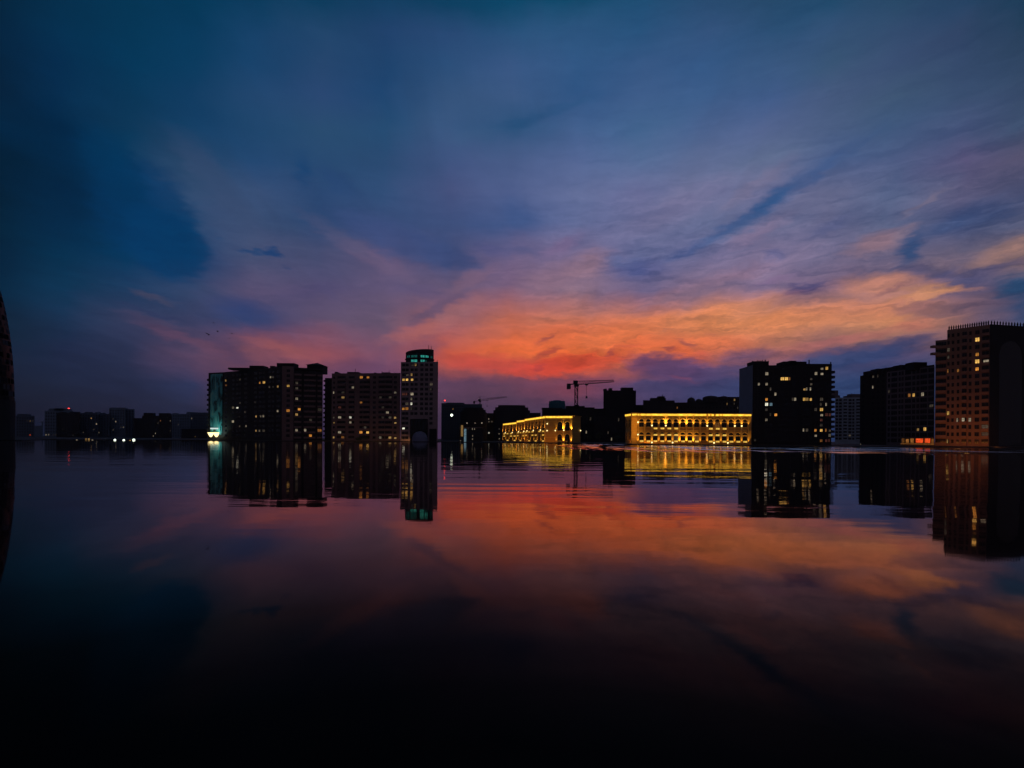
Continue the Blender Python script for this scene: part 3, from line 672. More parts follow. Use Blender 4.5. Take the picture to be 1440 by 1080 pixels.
# 5. black block right of the long palace
b = Building('apartment_block', 1110, 295, 'wide black apartment block with scattered lit windows beside the long palace', 'apartment block')
c0 = P(1058, 295); sx = c0.x
back = P(1039.2, 312)
H5 = zp(1090, 514, 295)
front = [(1058, 295), (1169, 291)]
pts = [P(*q) for q in front]
MB().prism([back, pts[0], pts[1], pts[1] + Vector((4, 22)), back + Vector((6, 10))], LAND, H5, M['dark']).part('wall', b.root)
MB().prism([back + Vector((-.12, -.1)), pts[0] + Vector((-.12, -.1)), pts[0] + Vector((0, .3)), back + Vector((.3, .2))], LAND, H5 + .2, M['pale']).part('side_wall', b.root, 'pale windowless end wall')
L5 = zl([(897,193,'w'),(952,195,'Y'),(840,243,'w'),(893,250,'w'),(340,265,'w'),(500,317,'Y'),(540,320,'Y'),(570,320,'o'),(262,357,'w'),(345,367,'w'),(722,405,'y'),(752,403,'w'),(787,407,'w'),(388,415,'d'),(437,463,'w'),(345,522,'O'),
 (610,517,'d'),(627,517,'w'),(722,515,'Y'),(752,515,'y'),(793,513,'Y'),(900,517,'d'),(338,562,'W'),(365,567,'b'),(945,570,'w'),(900,573,'d'),(838,625,'d'),(897,625,'Y'),(900,678,'w'),(945,680,'r'),(980,680,'r'),(437,677,'O'),(395,675,'d'),
 (347,735,'w'),(345,630,'d'),(725,830,'w'),(757,835,'d'),(838,835,'O'),(903,835,'Y'),(955,840,'o'),(985,840,'d'),(843,885,'w'),(1010,890,'w'),(228,935,'d'),(905,945,'o'),(950,945,'r'),(985,945,'r'),(790,295,'d'),(790,350,'d'),(885,740,'r'),(905,790,'d')], 1030, 490, 7.2)
b.facade((1058, 295), (1169, 291), LAND + 1, H5 - .6, 15, [(1060.5, 1063.5, 'w'), (1065, 1068.4, 'w'), (1075.6, 1079.6, 'w'), (1082, 1085.6, 'w'), (1088.6, 1093, 'w'), (1097, 1102.2, 'w'), (1103, 1107.4, 'w'), (1108.2, 1110.6, 'w'), (1113, 1116, 'w'), (1116.6, 1119, 'w'),
   (1128.6, 1132.2, 'w'), (1133, 1136.2, 'w'), (1138, 1141.6, 'w'), (1145, 1148.4, 'w'), (1152.6, 1157, 'w'), (1160.2, 1163.6, 'w'), (1165, 1168, 'w')], L5, wh=.56)
for k in range(14):
    p = P(1170.6, 292); z = LAND + 4 + k * (H5 - 9) / 13
    MB().box((p.x - 1.2, p.y - .5, z), (p.x + .9, p.y + 2.6, z + 1.4), M['soot']).part('balcony', b.root)
for pl, pr, y in ((1058.6, 1080.2, 508), (1101, 1133.6, 508.4), (1110, 1119, 507.2), (1133.5, 1169, 511.6)):
    b.box('roof_house', pl, pr, y, 297, 8, M['dark'], H5 - .1)
for px, y in ((1057.4, 507.6), (1065, 506.6), (1068.5, 507), (1071.5, 506.4), (1075.4, 506), (1079.6, 507.4), (1137, 506), (1167.5, 509)): b.antenna(px, y, 298, H5, .5)
b.finish()

# 6. gridded block
b = Building('apartment_block', 1246, 345, 'long dark apartment block with a grey grid facade, left of the crenellated tower', 'apartment block')
D0, D1, D2 = (1209, 362), (1246.6, 346), (1313.4, 318)
H6 = zp(1246, 521, 346)
b.block([D0, (1222.6, 356)], zp(1215, 528, 360), 20, M['dark'], 'left_wing')
b.block([(1221.6, 356.5), D1, D2], H6, 24, M['dark'])
n6 = (P(*D2) - P(*D1)).normalized(); off = Vector((n6.y, -n6.x))
MB().prism([P(*D1) + off * .15, P(*D2) + off * .15, P(*D2) - off * .2, P(*D1) - off * .2], LAND, H6 - 1, M['grey']).part('grid_facade', b.root)
L6 = zl([(755,475,'Y'),(868,470,'w'),(803,812,'y'),(843,818,'Y'),(705,480,'o'),(910,580,'d'),(500,440,'d')], 1180, 490, 7.2)
e1, e2 = P(*D1) + off * .15, P(*D2) + off * .15
b.facade((1246.7, 345.8), (1313.2, 317.9), LAND + 1, H6 - 1.4, 13, [(1248.2, 1251.2, 'w'), (1253.2, 1261.2, 'w'), (1263.2, 1266, 'w'), (1267.4, 1270, 'w'), (1272.4, 1280.6, 'w'), (1282.6, 1286.6, 'w'), (1288.6, 1292.4, 'w'), (1294, 1303.2, 'w'), (1305.2, 1312.4, 'w')], L6, wh=.66)
L6b = zl([(290,370,'w'),(338,255,'d'),(378,255,'d')], 1180, 490, 7.2)
b.facade((1221.8, 356.4), (1246.4, 346.1), LAND + 1, H6 - 1.4, 13, [(1226, 1229, 'w'), (1233, 1236, 'w'), (1240, 1243, 'w')], L6b)
b.facade((1209, 362), (1221.4, 356.6), LAND + 1, zp(1215, 528, 360) - 1.4, 12, [(1212, 1215, 'w'), (1218.5, 1221.5, 'w')], [(1220.3, 541.4, 'w')])
for pl, pr, y, D in ((1223, 1233, 521.4, 354), (1233.4, 1244, 518.4, 350), (1246, 1255.6, 517, 346), (1256.4, 1263.4, 515.4, 342), (1266, 1274.4, 513, 338), (1284, 1303, 509.2, 326)):
    b.box('roof_house', pl, pr, y, D, 7, M['dark'], H6 - 2)
b.finish()

# 7. crenellated tower on the right
b = Building('tower_block', 1390, 288, 'tall brown tower with a crenellated roofline and warm light from the street, far right', 'tower')
E0, E1, E2 = (1314.6, 303), (1390.6, 285), (1500, 296)
H7 = zp(1390, 456.5, 285)
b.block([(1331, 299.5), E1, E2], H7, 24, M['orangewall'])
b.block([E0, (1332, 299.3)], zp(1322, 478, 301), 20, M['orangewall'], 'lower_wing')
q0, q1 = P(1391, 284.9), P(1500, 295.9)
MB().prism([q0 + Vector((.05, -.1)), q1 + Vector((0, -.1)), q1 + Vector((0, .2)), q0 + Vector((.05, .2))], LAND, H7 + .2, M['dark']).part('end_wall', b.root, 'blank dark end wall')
g = MB(); a0, a1 = P(1404, 286.1), P(1436, 289.3); zt, zs = zp(1420, 480, 288), zp(1420, 500, 288); n = 14
outer = [a0.lerp(a1, i / n) for i in range(n + 1)]
for i in range(n):
    pa, pb_ = outer[i], outer[i + 1]
    za_ = zs + (zt - zs) * math.sqrt(max(0, 1 - (2 * i / n - 1) ** 2)); zb_ = zs + (zt - zs) * math.sqrt(max(0, 1 - (2 * (i + 1) / n - 1) ** 2))
    vs = [g.bm.verts.new(v) for v in ((pa.x, pa.y - .14, LAND), (pb_.x, pb_.y - .14, LAND), (pb_.x, pb_.y - .14, zb_), (pa.x, pa.y - .14, za_))]; g.face(vs, M['glass'])
    vs = [g.bm.verts.new(v) for v in ((pa.x, pa.y - .14, za_), (pb_.x, pb_.y - .14, zb_), (pb_.x, pb_.y + .05, zb_), (pa.x, pa.y + .05, za_))]; g.face(vs, M['steel'])
g.part('arched_recess', b.root)
E = zl([(403,218,'Y'),(405,327,'O'),(405,380,'Y'),(408,435,'O'),(207,305,'d'),(283,448,'o'),(212,457,'o'),(212,350,'d'),(218,717,'Y'),(292,768,'w'),(325,772,'w'),(370,768,'w'),(222,922,'y')], 1290, 430, 4.907)
zb7 = LAND + .4
b.facade((1331, 299.4), (1390.6, 284.9), zb7, H7 - 1.6, 16, [(1331.4, 1334.6, 'w'), (1337.6, 1341, 'w'), (1345, 1348.4, 'w'), (1352.4, 1358.6, 'l'), (1362, 1365.4, 'w'), (1370.6, 1376.4, 'w'), (1380.4, 1389.6, 'l')], E + zl([(447,378,'w'),(485,860,'d'),(455,878,'d')], 1290, 430, 4.907), M['orangewall'], wh=.5, bd=.9)
b.facade(E0, (1331, 299.5), zb7, zp(1322, 478, 301) - .6, 14, [(1315.6, 1329.6, 'l')], [], M['orangewall'], bd=1.2)
b.facade(E1, E2, zb7, H7 - 1.6, 16, [(1390.8, 1392.6, 'w')], zl([(490,260,'w'),(490,310,'w'),(490,475,'w'),(500,707,'w')], 1290, 430, 4.907), wh=.4)
for k, y in ((0, 489), (1, 499)):
    p = P(1311.5, 302); z = zp(1311, y, 302); MB().box((p.x - .5, p.y - .6, z), (p.x + 5, p.y + 1.6, z + 1.3), M['orangewall']).part('corner_balcony', b.root)
for (pa, pb_, nn_) in (((1332, 299.2), (1390.4, 284.9), 18), ((1391.2, 285), (1440, 290), 12)):
    for i in range(nn_):
        px = pa[0] + (pb_[0] - pa[0]) * (i + .5) / nn_; D = pa[1] + (pb_[1] - pa[1]) * (i + .5) / nn_; p = P(px, D + .4)
        g = MB(); g.box((p.x - .22, p.y - .22, H7), (p.x + .22, p.y + .22, H7 + 1.2), M['dark'])
        vs = [g.bm.verts.new((p.x + sx_, p.y + sy_, H7 + 1.2)) for sx_, sy_ in ((-.3, -.3), (.3, -.3), (.3, .3), (-.3, .3))]; ap = g.bm.verts.new((p.x, p.y, H7 + 2.6))
        for j in range(4): g.face([vs[j], vs[(j + 1) % 4], ap], M['dark'])
        g.face(vs, M['dark']); g.part('battlement', b.root)
b.finish()
# street lights at the foot of the tower throw warm light up the facade
s0 = P(1350, 276)
area_light('street_glow', (s0.x, s0.y, 1.5), (P(1352, 293).x, 293, 14), 30, 2, 2100, (1, .27, .04))

# ------------------------------------------------------------------ the two floodlit palaces
def arch_mesh(w, rect_h, gap, lit=None, deep=.35):
    """rectangular window with a half-round window above it inside one tall arched moulding; origin at the window's foot"""
    b = MB(); g = M['lit_' + lit] if lit else M['glass']; s = M['sandtrim']
    b.box((-w / 2, -.04, 0), (w / 2, .05, rect_h), g)
    b.box((-.06, -.1, 0), (.06, -.04, rect_h), M['frame']); b.box((-w / 2, -.1, rect_h * .62), (w / 2, -.04, rect_h * .62 + .1), M['frame'])
    b.box((-w / 2 - .2, -.3, -.25), (w / 2 + .2, .05, 0), s)
    zs = rect_h + gap; n = 12
    c = b.bm.verts.new((0, -.04, zs))
    rim = [b.bm.verts.new((w / 2 * math.cos(math.pi * i / n), -.04, zs + w / 2 * math.sin(math.pi * i / n))) for i in range(n + 1)]
    for i in range(n): b.face([c, rim[i + 1], rim[i]], M['glass'])
    b.box((-w / 2 - .05, -.12, rect_h), (w / 2 + .05, .05, zs), s)
    r0, r1 = w / 2 + .12, w / 2 + .62
    for i in range(n):
        a = [math.pi * (i + j) / n for j in (0, 1)]
        q = [(r * math.cos(t), zs + r * math.sin(t)) for t in a for r in (r0, r1)]
        f = [b.bm.verts.new((x, -deep, z)) for x, z in q]; k = [b.bm.verts.new((x, .05, z)) for x, z in q]
        b.face([f[0], f[1], f[3], f[2]], s); b.face([f[0], f[2], k[2], k[0]], s); b.face([f[1], k[1], k[3], f[3]], s)
    for sx in (-1, 1):
        x0, x1 = sorted((sx * r0, sx * r1)); b.box((x0, -deep, 0), (x1, .05, zs), s)
    return b.mesh('arched_window')
def balc_lit_mesh(w, bright=True):
    b = MB(); s = M['sandtrim']
    b.box((-w / 2, -.9, -.15), (w / 2, .02, .05), s)
    b.box((-w / 2, -.8, .02), (w / 2, -.62, .92), M['balc_led'])
    n = 4
    for i in range(n + 1):
        x = -w / 2 + w * i / n; b.box((x - .05, -.9, .05), (x + .05, -.8, .92), s)
    b.box((-w / 2 - .05, -.95, .92), (w / 2 + .05, -.6, 1.02), s)
    return b.mesh('lit_balcony')
class Frame:
    """a facade's own axes: x along it, -y out of it"""
    def __init__(s, root, A, B, A_is=None):
        s.root = root; a, c = P(*A), P(*B); s.a = a; s.d = (c - a).normalized(); s.L = (c - a).length; s.n = Vector((s.d.y, -s.d.x))
        s.M0 = Matrix(((s.d.x, -s.n.x, 0, 0), (s.d.y, -s.n.y, 0, 0), (0, 0, 1, 0), (0, 0, 0, 1)))
    def at(s, px):
        k = (px - CX) / F; return (k * s.a.y - s.a.x) / (s.d.x - k * s.d.y)
    def mt(s, t, z, out=0): p = s.a + s.d * t + s.n * out; return Matrix.Translation((p.x, p.y, z)) @ s.M0
    def put(s, name, me, t, z, out=0, label=None):
        o = bpy.data.objects.new(name, me); C.objects.link(o); o.parent = s.root
        o.matrix_local = Matrix.Translation(-s.root.location) @ s.mt(t, z, out)
        if label: o['label'] = label
        return o
    def box(s, name, t0, t1, z0, z1, o0, o1, m, label=None):
        b = MB(); b.box((t0, -o1, z0), (t1, -o0, z1), m, s.mt(0, 0)); return b.part(name, s.root, label)
def sconce_mesh():
    b = MB(); b.lathe([(.1, -.5), (.3, -.2), (.42, .25), (.34, .32)], M['lamp_warm'], 8, (0, -.3)); b.box((-.08, -.3, -.35), (.08, .02, -.2), M['steel']); return b.mesh('wall_light')
SCN = sconce_mesh()
def spot(fr, t, z, power, out=1.5, up=6.0, col=(1, .55, .09), blend=.9, ang=58):
    power *= 1.7
    l = bpy.data.lights.new('wall_uplight', 'SPOT'); l.energy = power; l.color = col; l.spot_size = R(ang); l.spot_blend = blend; l.shadow_soft_size = .15
    o = bpy.data.objects.new('wall_uplight', l); C.objects.link(o); p = fr.mt(t, z, out).translation; q = fr.mt(t, z + up, 0).translation
    o.rotation_mode = 'QUATERNION'; o.rotation_quaternion = (q - p).to_track_quat('-Z', 'Y'); o.parent = fr.root; o.location = p - fr.root.location

# --- the long palace
root = empty('palace', (P(968, 288).x, 288, LAND), 'long floodlit golden palace with two tiers of arches and one straight glowing cornice', 'palace')
K0, K1, KL = (888, 290), (1056.4, 287), (879.6, 302)
HB = zp(968, 581.6, 288)
MB().prism([P(*KL), P(*K0), P(*K1), (P(1056.4, 287).x + .2, 312), (P(879.6, 302).x + 3, 316)], LAND, HB, M['sand'], M['roofing']).part('wall', root)
fr = Frame(root, K0, K1); fl = Frame(root, KL, K0)
t_p1 = fr.at(895.8)
fr.box('corner_pavilion', -.3, t_p1, LAND, HB + .5, 0, .9, M['sand'])
for z in (.2, .42, .63, .82): fr.box('string_course', -.4, t_p1 + .1, LAND + (HB - LAND) * z, LAND + (HB - LAND) * z + .3, .9, 1.05, M['sandtrim'])
zt1, zt0 = zp(968, 603.4, 288), LAND + 1.2      # feet of the upper and lower tiers
zU = zp(968, 600.6, 288); zLw = zp(968, 619.2, 288)
rh = zp(968, 594.6, 288) - zU
bays = [901.9 + 9.69 * i for i in range(16)]
am = {k: arch_mesh(2.45, rh, .65, k) for k in (None, 'O', 'w', 'y', 'o', 'd')}
litu = {11: 'o'}; litl = {5: 'd', 8: 'o'}
bl = balc_lit_mesh(1.95)
for i, px in enumerate(bays):
    tt = fr.at(px)
    fr.put('arched_window', am[litu.get(i)], tt, zU, 0, 'lit arched window' if i in litu else None); fr.put('arched_window', am[litl.get(i)], tt, zLw, 0, 'lit arched window' if i in litl else None)
    if i in (2, 3, 4, 5, 10, 11, 12):
        fr.put('lit_balcony', bl, tt, zp(968, 604.0, 288)); fr.put('lit_balcony', bl, tt, zp(968, 613.0, 288))
    if i not in (1, 9): fr.put('lit_balcony', bl, tt, zp(968, 622.0, 288))
    elif i == 1: fr.put('lit_balcony', bl, tt, zp(968, 622.2, 288))
for i in range(17):
    tt = fr.at(901.9 + 9.69 * (i - .5)); tt = max(t_p1 + .4, min(fr.L - .4, tt))
    fr.box('pilaster', tt - .3, tt + .3, LAND, HB - .9, 0, .45, M['sandtrim'])
    hi = {4: 4200, 7: 3000, 6: 1500, 8: 1200, 10: 1200, 14: 900, 15: 900, 2: 800}.get(i, 420)
    spot(fr, tt, zp(968, 599.6, 288), hi); spot(fr, tt, LAND + .5, 520 if i not in (6, 7, 8) else 1900)
    if i in (4, 10, 14, 15, 2): fr.put('wall_light', SCN, tt, zp(968, 598.6, 288), .3)
    if i in (2, 5, 11, 13): fr.put('wall_light', SCN, tt, LAND + .9, .3)
for y in (590.5, 600): fr.put('wall_light', SCN, t_p1 + .35, zp(895, y + (3 if y < 595 else 11), 288), .3)
q = fr.mt(t_p1 / 2, 9, 4).translation; q2 = fr.mt(t_p1 / 2, 9, 0).translation
area_light('wall_wash_light', q, q2, 2.4, 14, 280, (1, .46, .06), root)
fr.box('string_course', t_p1, fr.L, zp(968, 605.8, 288), zp(968, 605.0, 288), 0, .35, M['sandtrim'])
fr.box('plinth', t_p1, fr.L, LAND, LAND + .7, 0, .45, M['sandtrim'])
fr.box('cornice', -.5, fr.L + .2, HB - .2, HB + .15, 0, 1.3, M['sandtrim']); fl.box('cornice', 0, fl.L - .1, HB - .2, HB + .15, 0, .9, M['sandtrim'])
segs = [(888, 894.8), (895.6, 899), (900.2, 992.8), (995, 998.2), (1000, 1003.4), (1006, 1010), (1011.2, 1015), (1015.8, 1055.8)]
for a, c in segs: fr.box('cornice_light', fr.at(a), fr.at(c), HB - 1.15, HB - .25, 1.0 if a < 895 else .35, 1.1 if a < 895 else .5, M['led'], 'glowing yellow cornice strip')
fl.box('cornice_light', .2, fl.L - .5, HB - 1.15, HB - .25, .3, .45, M['led'], 'glowing yellow cornice strip')
for i in range(2):
    for z in (zU, zLw): fl.put('arched_window', am[None], fl.L * (.25 + .42 * i), z)
spot(fl, fl.L * .5, LAND + .4, 40, 1.5, 6); spot(fl, fl.L * .5, zp(884, 600, 297), 30, 1.5, 6)
fp = P(968, 282)
area_light('wall_wash_light', (fp.x, fp.y, 1.3), (P(968, 289).x, 289, 9), 68, .6, 430, (1, .34, .035), root)
MB().bar((P(931.5, 292).x, 292, HB), (P(931.5, 292).x, 292, HB + 2.5), .3, M['steel']).part('flagpole', root)

# --- the stepped palace
root = empty('palace', (P(765, 365).x, 365, LAND), 'floodlit golden palace in three stepped wings, seen at an angle, left of the tall crane', 'palace')
W0, W1, W2, W3, W4 = (707.8, 505), (727.4, 452), (738.8, 425), (767.6, 366), (804.8, 362)
hs = [zp(717, 594.6, 476), zp(733, 591, 438), zp(768, 584.9, 366)]
MB().prism([P(*W0), P(*W1), P(727.4, 480), P(712, 520)], LAND, hs[0], M['sand'], M['roofing']).part('wing', root)
MB().prism([P(*W1), P(*W2), P(738.8, 450), P(730, 470)], LAND, hs[1], M['sand'], M['roofing']).part('wing', root)
MB().prism([P(*W2), P(*W3), P(*W4), P(816.2, 373), P(812, 400), P(745, 446)], LAND, hs[2], M['sand'], M['roofing']).part('wing', root)
fA, fB, fC, fD, fE = Frame(root, W0, W1), Frame(root, W1, W2), Frame(root, W2, W3), Frame(root, W3, W4), Frame(root, W4, (816.2, 373))
for f, h in ((fA, hs[0]), (fB, hs[1]), (fC, hs[2]), (fD, hs[2]), (fE, hs[2])):
    f.box('cornice', 0, f.L, h - .15, h + .25, 0, .9, M['sandtrim'])
    if f is not fE: f.box('cornice_light', .1, f.L - .1, h - 1.4, h - .25, .3, .45, M['led'], 'glowing yellow cornice strip')
def wing(f, h, n, pw, pl):
    bw = f.L / n; cm = arch_mesh(bw * .34, 3.6, .8); bm_ = balc_lit_mesh(bw * .42)
    zu, zl_ = LAND + (h - LAND) * .50, LAND + (h - LAND) * .08
    for i in range(n):
        tt = f.L * (i + .5) / n
        f.put('arched_window', cm, tt, zu); f.put('arched_window', cm, tt, zl_)
        if i % 4 != 3: f.put('lit_balcony', bm_, tt, zu - 1.9)
        if i % 3 != 1: f.put('lit_balcony', bm_, tt, LAND + (h - LAND) * .25)
        if i % 2: f.put('lit_balcony', bm_, tt, LAND + .4)
    for i in range(n + 1):
        tt = min(f.L - .5, max(.5, f.L * i / n))
        f.box('pilaster', tt - .5, tt + .5, LAND, h - 1.5, 0, .9, M['sandtrim'])
        spot(f, tt, zu - .3, pw, 1.9, 6, (1, .5, .12)); spot(f, tt, LAND + .4, pl, 1.9, 6, (1, .52, .1))
        if i % 2: f.put('wall_light', SCN, tt, zu - .5, .9)
wing(fA, hs[0], 4, 1300, 600); wing(fB, hs[1], 3, 1200, 600); wing(fC, hs[2], 6, 1000, 500)
for z in (.18, .38, .58, .78): fD.box('string_course', 0, fD.at(782), LAND + (hs[2] - LAND) * z, LAND + (hs[2] - LAND) * z + .35, 0, .22, M['sandtrim']); fE.box('string_course', .2, fE.L, LAND + (hs[2] - LAND) * z, LAND + (hs[2] - LAND) * z + .3, 0, .2, M['sandtrim'])
am2 = arch_mesh(3.0, 4.4, .05, None, .5)
for px in (787.2, 797.8):
    for y in (605.6, 623): fD.put('arched_window', am2, fD.at(px), zp(790, y, 364))
for px, pu, pd in ((782.2, 300, 200), (792.5, 4200, 1400), (803.6, 2600, 1000)):
    tt = fD.at(px); fD.box('pilaster', tt - .35, tt + .35, LAND, hs[2] - 1.5, 0, .45, M['sandtrim'])
    spot(fD, tt, zp(790, 605.4, 364), pu, 1.1, 7, (1, .6, .1), .8, 60); spot(fD, tt, LAND + .4, pd, 1.1, 6, (1, .55, .12))
for px, y in ((769.4, 605.5), (781, 605.4), (769.6, 595.8), (793, 604.8)): fD.put('wall_light', SCN, fD.at(px), zp(775, y, 364), .3)
fE.put('wall_light', SCN, fE.L * .92, zp(815, 605.5, 372), .3)
fp = P(775, 357); area_light('wall_wash_light', (fp.x, fp.y, 1.3), (P(782, 366).x, 366, 8), 18, .6, 330, (1, .36, .04), root)
fp = P(733, 420); ln = area_light('wall_wash_light', (fp.x - 4, fp.y - 6, 1.3), (P(738, 428).x, 428, 9), 8, .6, 280, (1, .36, .04), root)

# ------------------------------------------------------------------ middle distance
def simple(name, label, cat, pl, pr, yt, D, mat, depth=20, boxes=(), cols=None, rows=6, lit=(), group=None, shape=None, win=.5, ants=(), limit=95):
    b = Building(name, (pl + pr) / 2, D, label, cat, group)
    h = zp((pl + pr) / 2, yt, D)
    if shape == 'round':
        # rounded shoulders in plan and a stepped-back top
        pa, pb = P(pl, D), P(pr, D); c = (pa + pb) / 2 + Vector((0, 10)); rx = (pb - pa).length / 2
        n = 28; ring = lambda k: [(c.x + rx * k * math.copysign(abs(math.cos(a)) ** .6, math.cos(a)), c.y + 10 * k * math.copysign(abs(math.sin(a)) ** .6, math.sin(a))) for a in [2 * math.pi * i / n for i in range(n)]]
        zr = (h - LAND)
        MB().prism(ring(1), LAND, LAND + zr * .86, mat, M['roofing']).part('wall', b.root)
        MB().prism(ring(.9), LAND + zr * .85, LAND + zr * .94, mat, M['roofing']).part('upper_storey', b.root)
        MB().prism(ring(.74), LAND + zr * .93, h, mat, M['roofing']).part('upper_storey', b.root)
    else:
        b.block([(pl, D), (pr, D)], h, depth, mat)
    for (a, c, y) in boxes: b.box('roof_house', a, c, y, D + 2, 6, mat, h - .1)
    for (x, y) in ants: b.antenna(x, y, D + 4, h - 1, .35)
    if cols or lit:
        cols = cols or even(pl + .6, pr - .6, max(2, int((pr - pl) / 3.4)), win)
        b.facade((pl, D - .05), (pr, D - .05), LAND + 1, h - 1.5 if shape != 'round' else LAND + (h - LAND) * .84, rows, cols, lit)
    return b.finish(limit)
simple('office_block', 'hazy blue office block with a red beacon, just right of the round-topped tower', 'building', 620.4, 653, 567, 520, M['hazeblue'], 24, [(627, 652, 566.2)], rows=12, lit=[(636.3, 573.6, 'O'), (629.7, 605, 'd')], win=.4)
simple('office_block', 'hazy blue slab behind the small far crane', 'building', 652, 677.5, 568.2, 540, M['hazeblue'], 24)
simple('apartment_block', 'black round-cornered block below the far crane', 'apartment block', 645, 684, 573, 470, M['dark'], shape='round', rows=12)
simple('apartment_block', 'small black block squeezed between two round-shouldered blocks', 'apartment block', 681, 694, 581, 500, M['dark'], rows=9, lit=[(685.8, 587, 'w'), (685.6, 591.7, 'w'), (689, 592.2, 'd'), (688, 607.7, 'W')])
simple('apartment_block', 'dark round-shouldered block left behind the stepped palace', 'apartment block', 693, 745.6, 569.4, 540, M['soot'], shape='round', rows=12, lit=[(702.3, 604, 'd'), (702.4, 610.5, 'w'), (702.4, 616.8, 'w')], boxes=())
simple('low_block', 'low dark block right behind the stepped palace roof', 'building', 744, 760, 580.5, 560, M['soot'])
b = Building('low_block', 800, 470, 'long low black block behind the stepped palace at the crane foot', 'building')
b.block([(762, 470), (852, 455)], zp(800, 575, 465), 26, M['dark'])
for pl, pr, y in ((762, 790, 573.4), (796, 822, 570.8), (816, 836, 572.8), (808, 814, 569.6)): b.box('roof_house', pl, pr, y, 472, 8, M['dark'], zp(800, 575.2, 465))
b.facade((762, 469.9), (852, 454.9), LAND, zp(800, 576, 465), 5, even(816, 850, 6, .35), [(828.8, 592.4, 'd'), (823.3, 607.8, 'w'), (847, 608, 'd')])
b.finish()
b = Building('low_block', 866, 418, 'low black block under the dark slab tower between the two palaces', 'building')
b.block([(836, 420), (884, 416)], zp(860, 585, 418), 10, M['dark'])
b.facade((836, 419.9), (884, 415.9), LAND, zp(860, 586, 418), 4, even(838, 882, 9, .35), [(857, 610.5, 'd'), (858, 615.5, 'w'), (868.4, 593.2, 'd')])
b.finish()
simple('slab_tower', 'plain black slab block with roof boxes right of the tall crane', 'building', 848.2, 894, 549, 440, M['dark'], 18, [(849.4, 853, 546.6), (856.6, 860.6, 545.8), (874, 890, 545)])
b = Building('dome_block', 783, 700, 'hazy teal domed building behind the long low black block', 'building')
g = MB(); c = P(783, 705); rx = (P(794.5, 700).x - P(771, 700).x) / 2; zb, zt = zp(783, 568, 700), zp(783, 562.6, 700)
g.lathe([(rx, LAND), (rx, zb), (rx * .92, zb + (zt - zb) * .45), (rx * .7, zb + (zt - zb) * .8), (rx * .35, zt), (.1, zt + .2)], M['teal'], 24, (c.x, c.y)); g.part('drum', b.root)
for i in range(10):
    a = 2 * math.pi * i / 10; g = MB(); x, y = c.x + rx * .86 * math.cos(a), c.y + rx * .86 * math.sin(a); g.lathe([(1.1, zb), (1.1, zb + 3), (.1, zb + 4.6)], M['teal'], 6, (x, y)); g.part('turret', b.root)
# behind the long palace
simple('apartment_block', 'dark stepped block with a small spire behind the left half of the long palace', 'apartment block', 904, 948.4, 563, 430, M['soot'], 18, [(916, 936, 559.6), (926, 934.4, 557.2)], ants=[(931.2, 554.6)], rows=8)
simple('low_block', 'low dark block in the gap right of the black slab block', 'building', 893, 905, 569.4, 450, M['dark'])
b = Building('domed_block', 990, 450, 'dark block with a row of small domes behind the right half of the long palace', 'building')
hd = zp(990, 566, 450)
b.block([(948, 452), (1041, 446)], hd, 20, M['soot'])
b.box('roof_house', 1010, 1041, 558, 450, 12, M['soot'], hd - .1)
for pl, pr, yt, flat in ((966.2, 977, 558.8, 1), (977.6, 987.4, 561, .8), (988, 1009.8, 556.6, .35), (1011, 1023, 557, .5)):
    g = MB(); a, c2 = P(pl, 452), P(pr, 452); r_ = (c2 - a).length / 2; cc = (a + c2) / 2; z1 = zp((pl + pr) / 2, yt, 452); zd = max(hd, z1 - r_ * flat)
    g.lathe([(r_, hd - .1), (r_, zd), (r_ * .92, zd + (z1 - zd) * .45), (r_ * .7, zd + (z1 - zd) * .75), (r_ * .35, zd + (z1 - zd) * .95), (.05, z1)], M['soot'], 20, (cc.x, cc.y)); g.part('dome', b.root)
    b.antenna((pl + pr) / 2, yt - 1.4, 452, z1 - .3, .2)
b.facade((948, 451.9), (1041, 445.9), LAND + 8, hd + 3.6, 9, even(950, 1040, 18, .4), [(954.8, 572.6, 'o'), (1005.4, 568.5, 'd'), (1021.4, 567.4, 'y'), (1030.6, 561.8, 'y'), (1030.6, 566.2, 'd'), (1035.6, 575.4, 'd')], skip=lambda x, y: y < 569 and x < 1011)
b.finish()
# pale far block
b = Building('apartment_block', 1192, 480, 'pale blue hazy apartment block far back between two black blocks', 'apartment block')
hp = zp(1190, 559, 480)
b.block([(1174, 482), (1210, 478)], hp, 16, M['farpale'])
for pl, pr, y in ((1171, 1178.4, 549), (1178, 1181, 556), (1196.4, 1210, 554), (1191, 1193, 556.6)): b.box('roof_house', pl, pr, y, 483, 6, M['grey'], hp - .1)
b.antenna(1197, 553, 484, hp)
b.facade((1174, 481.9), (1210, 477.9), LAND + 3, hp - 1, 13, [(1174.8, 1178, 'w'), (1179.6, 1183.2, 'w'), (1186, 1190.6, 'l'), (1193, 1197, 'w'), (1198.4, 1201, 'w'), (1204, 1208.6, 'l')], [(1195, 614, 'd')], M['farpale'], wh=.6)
b.finish()
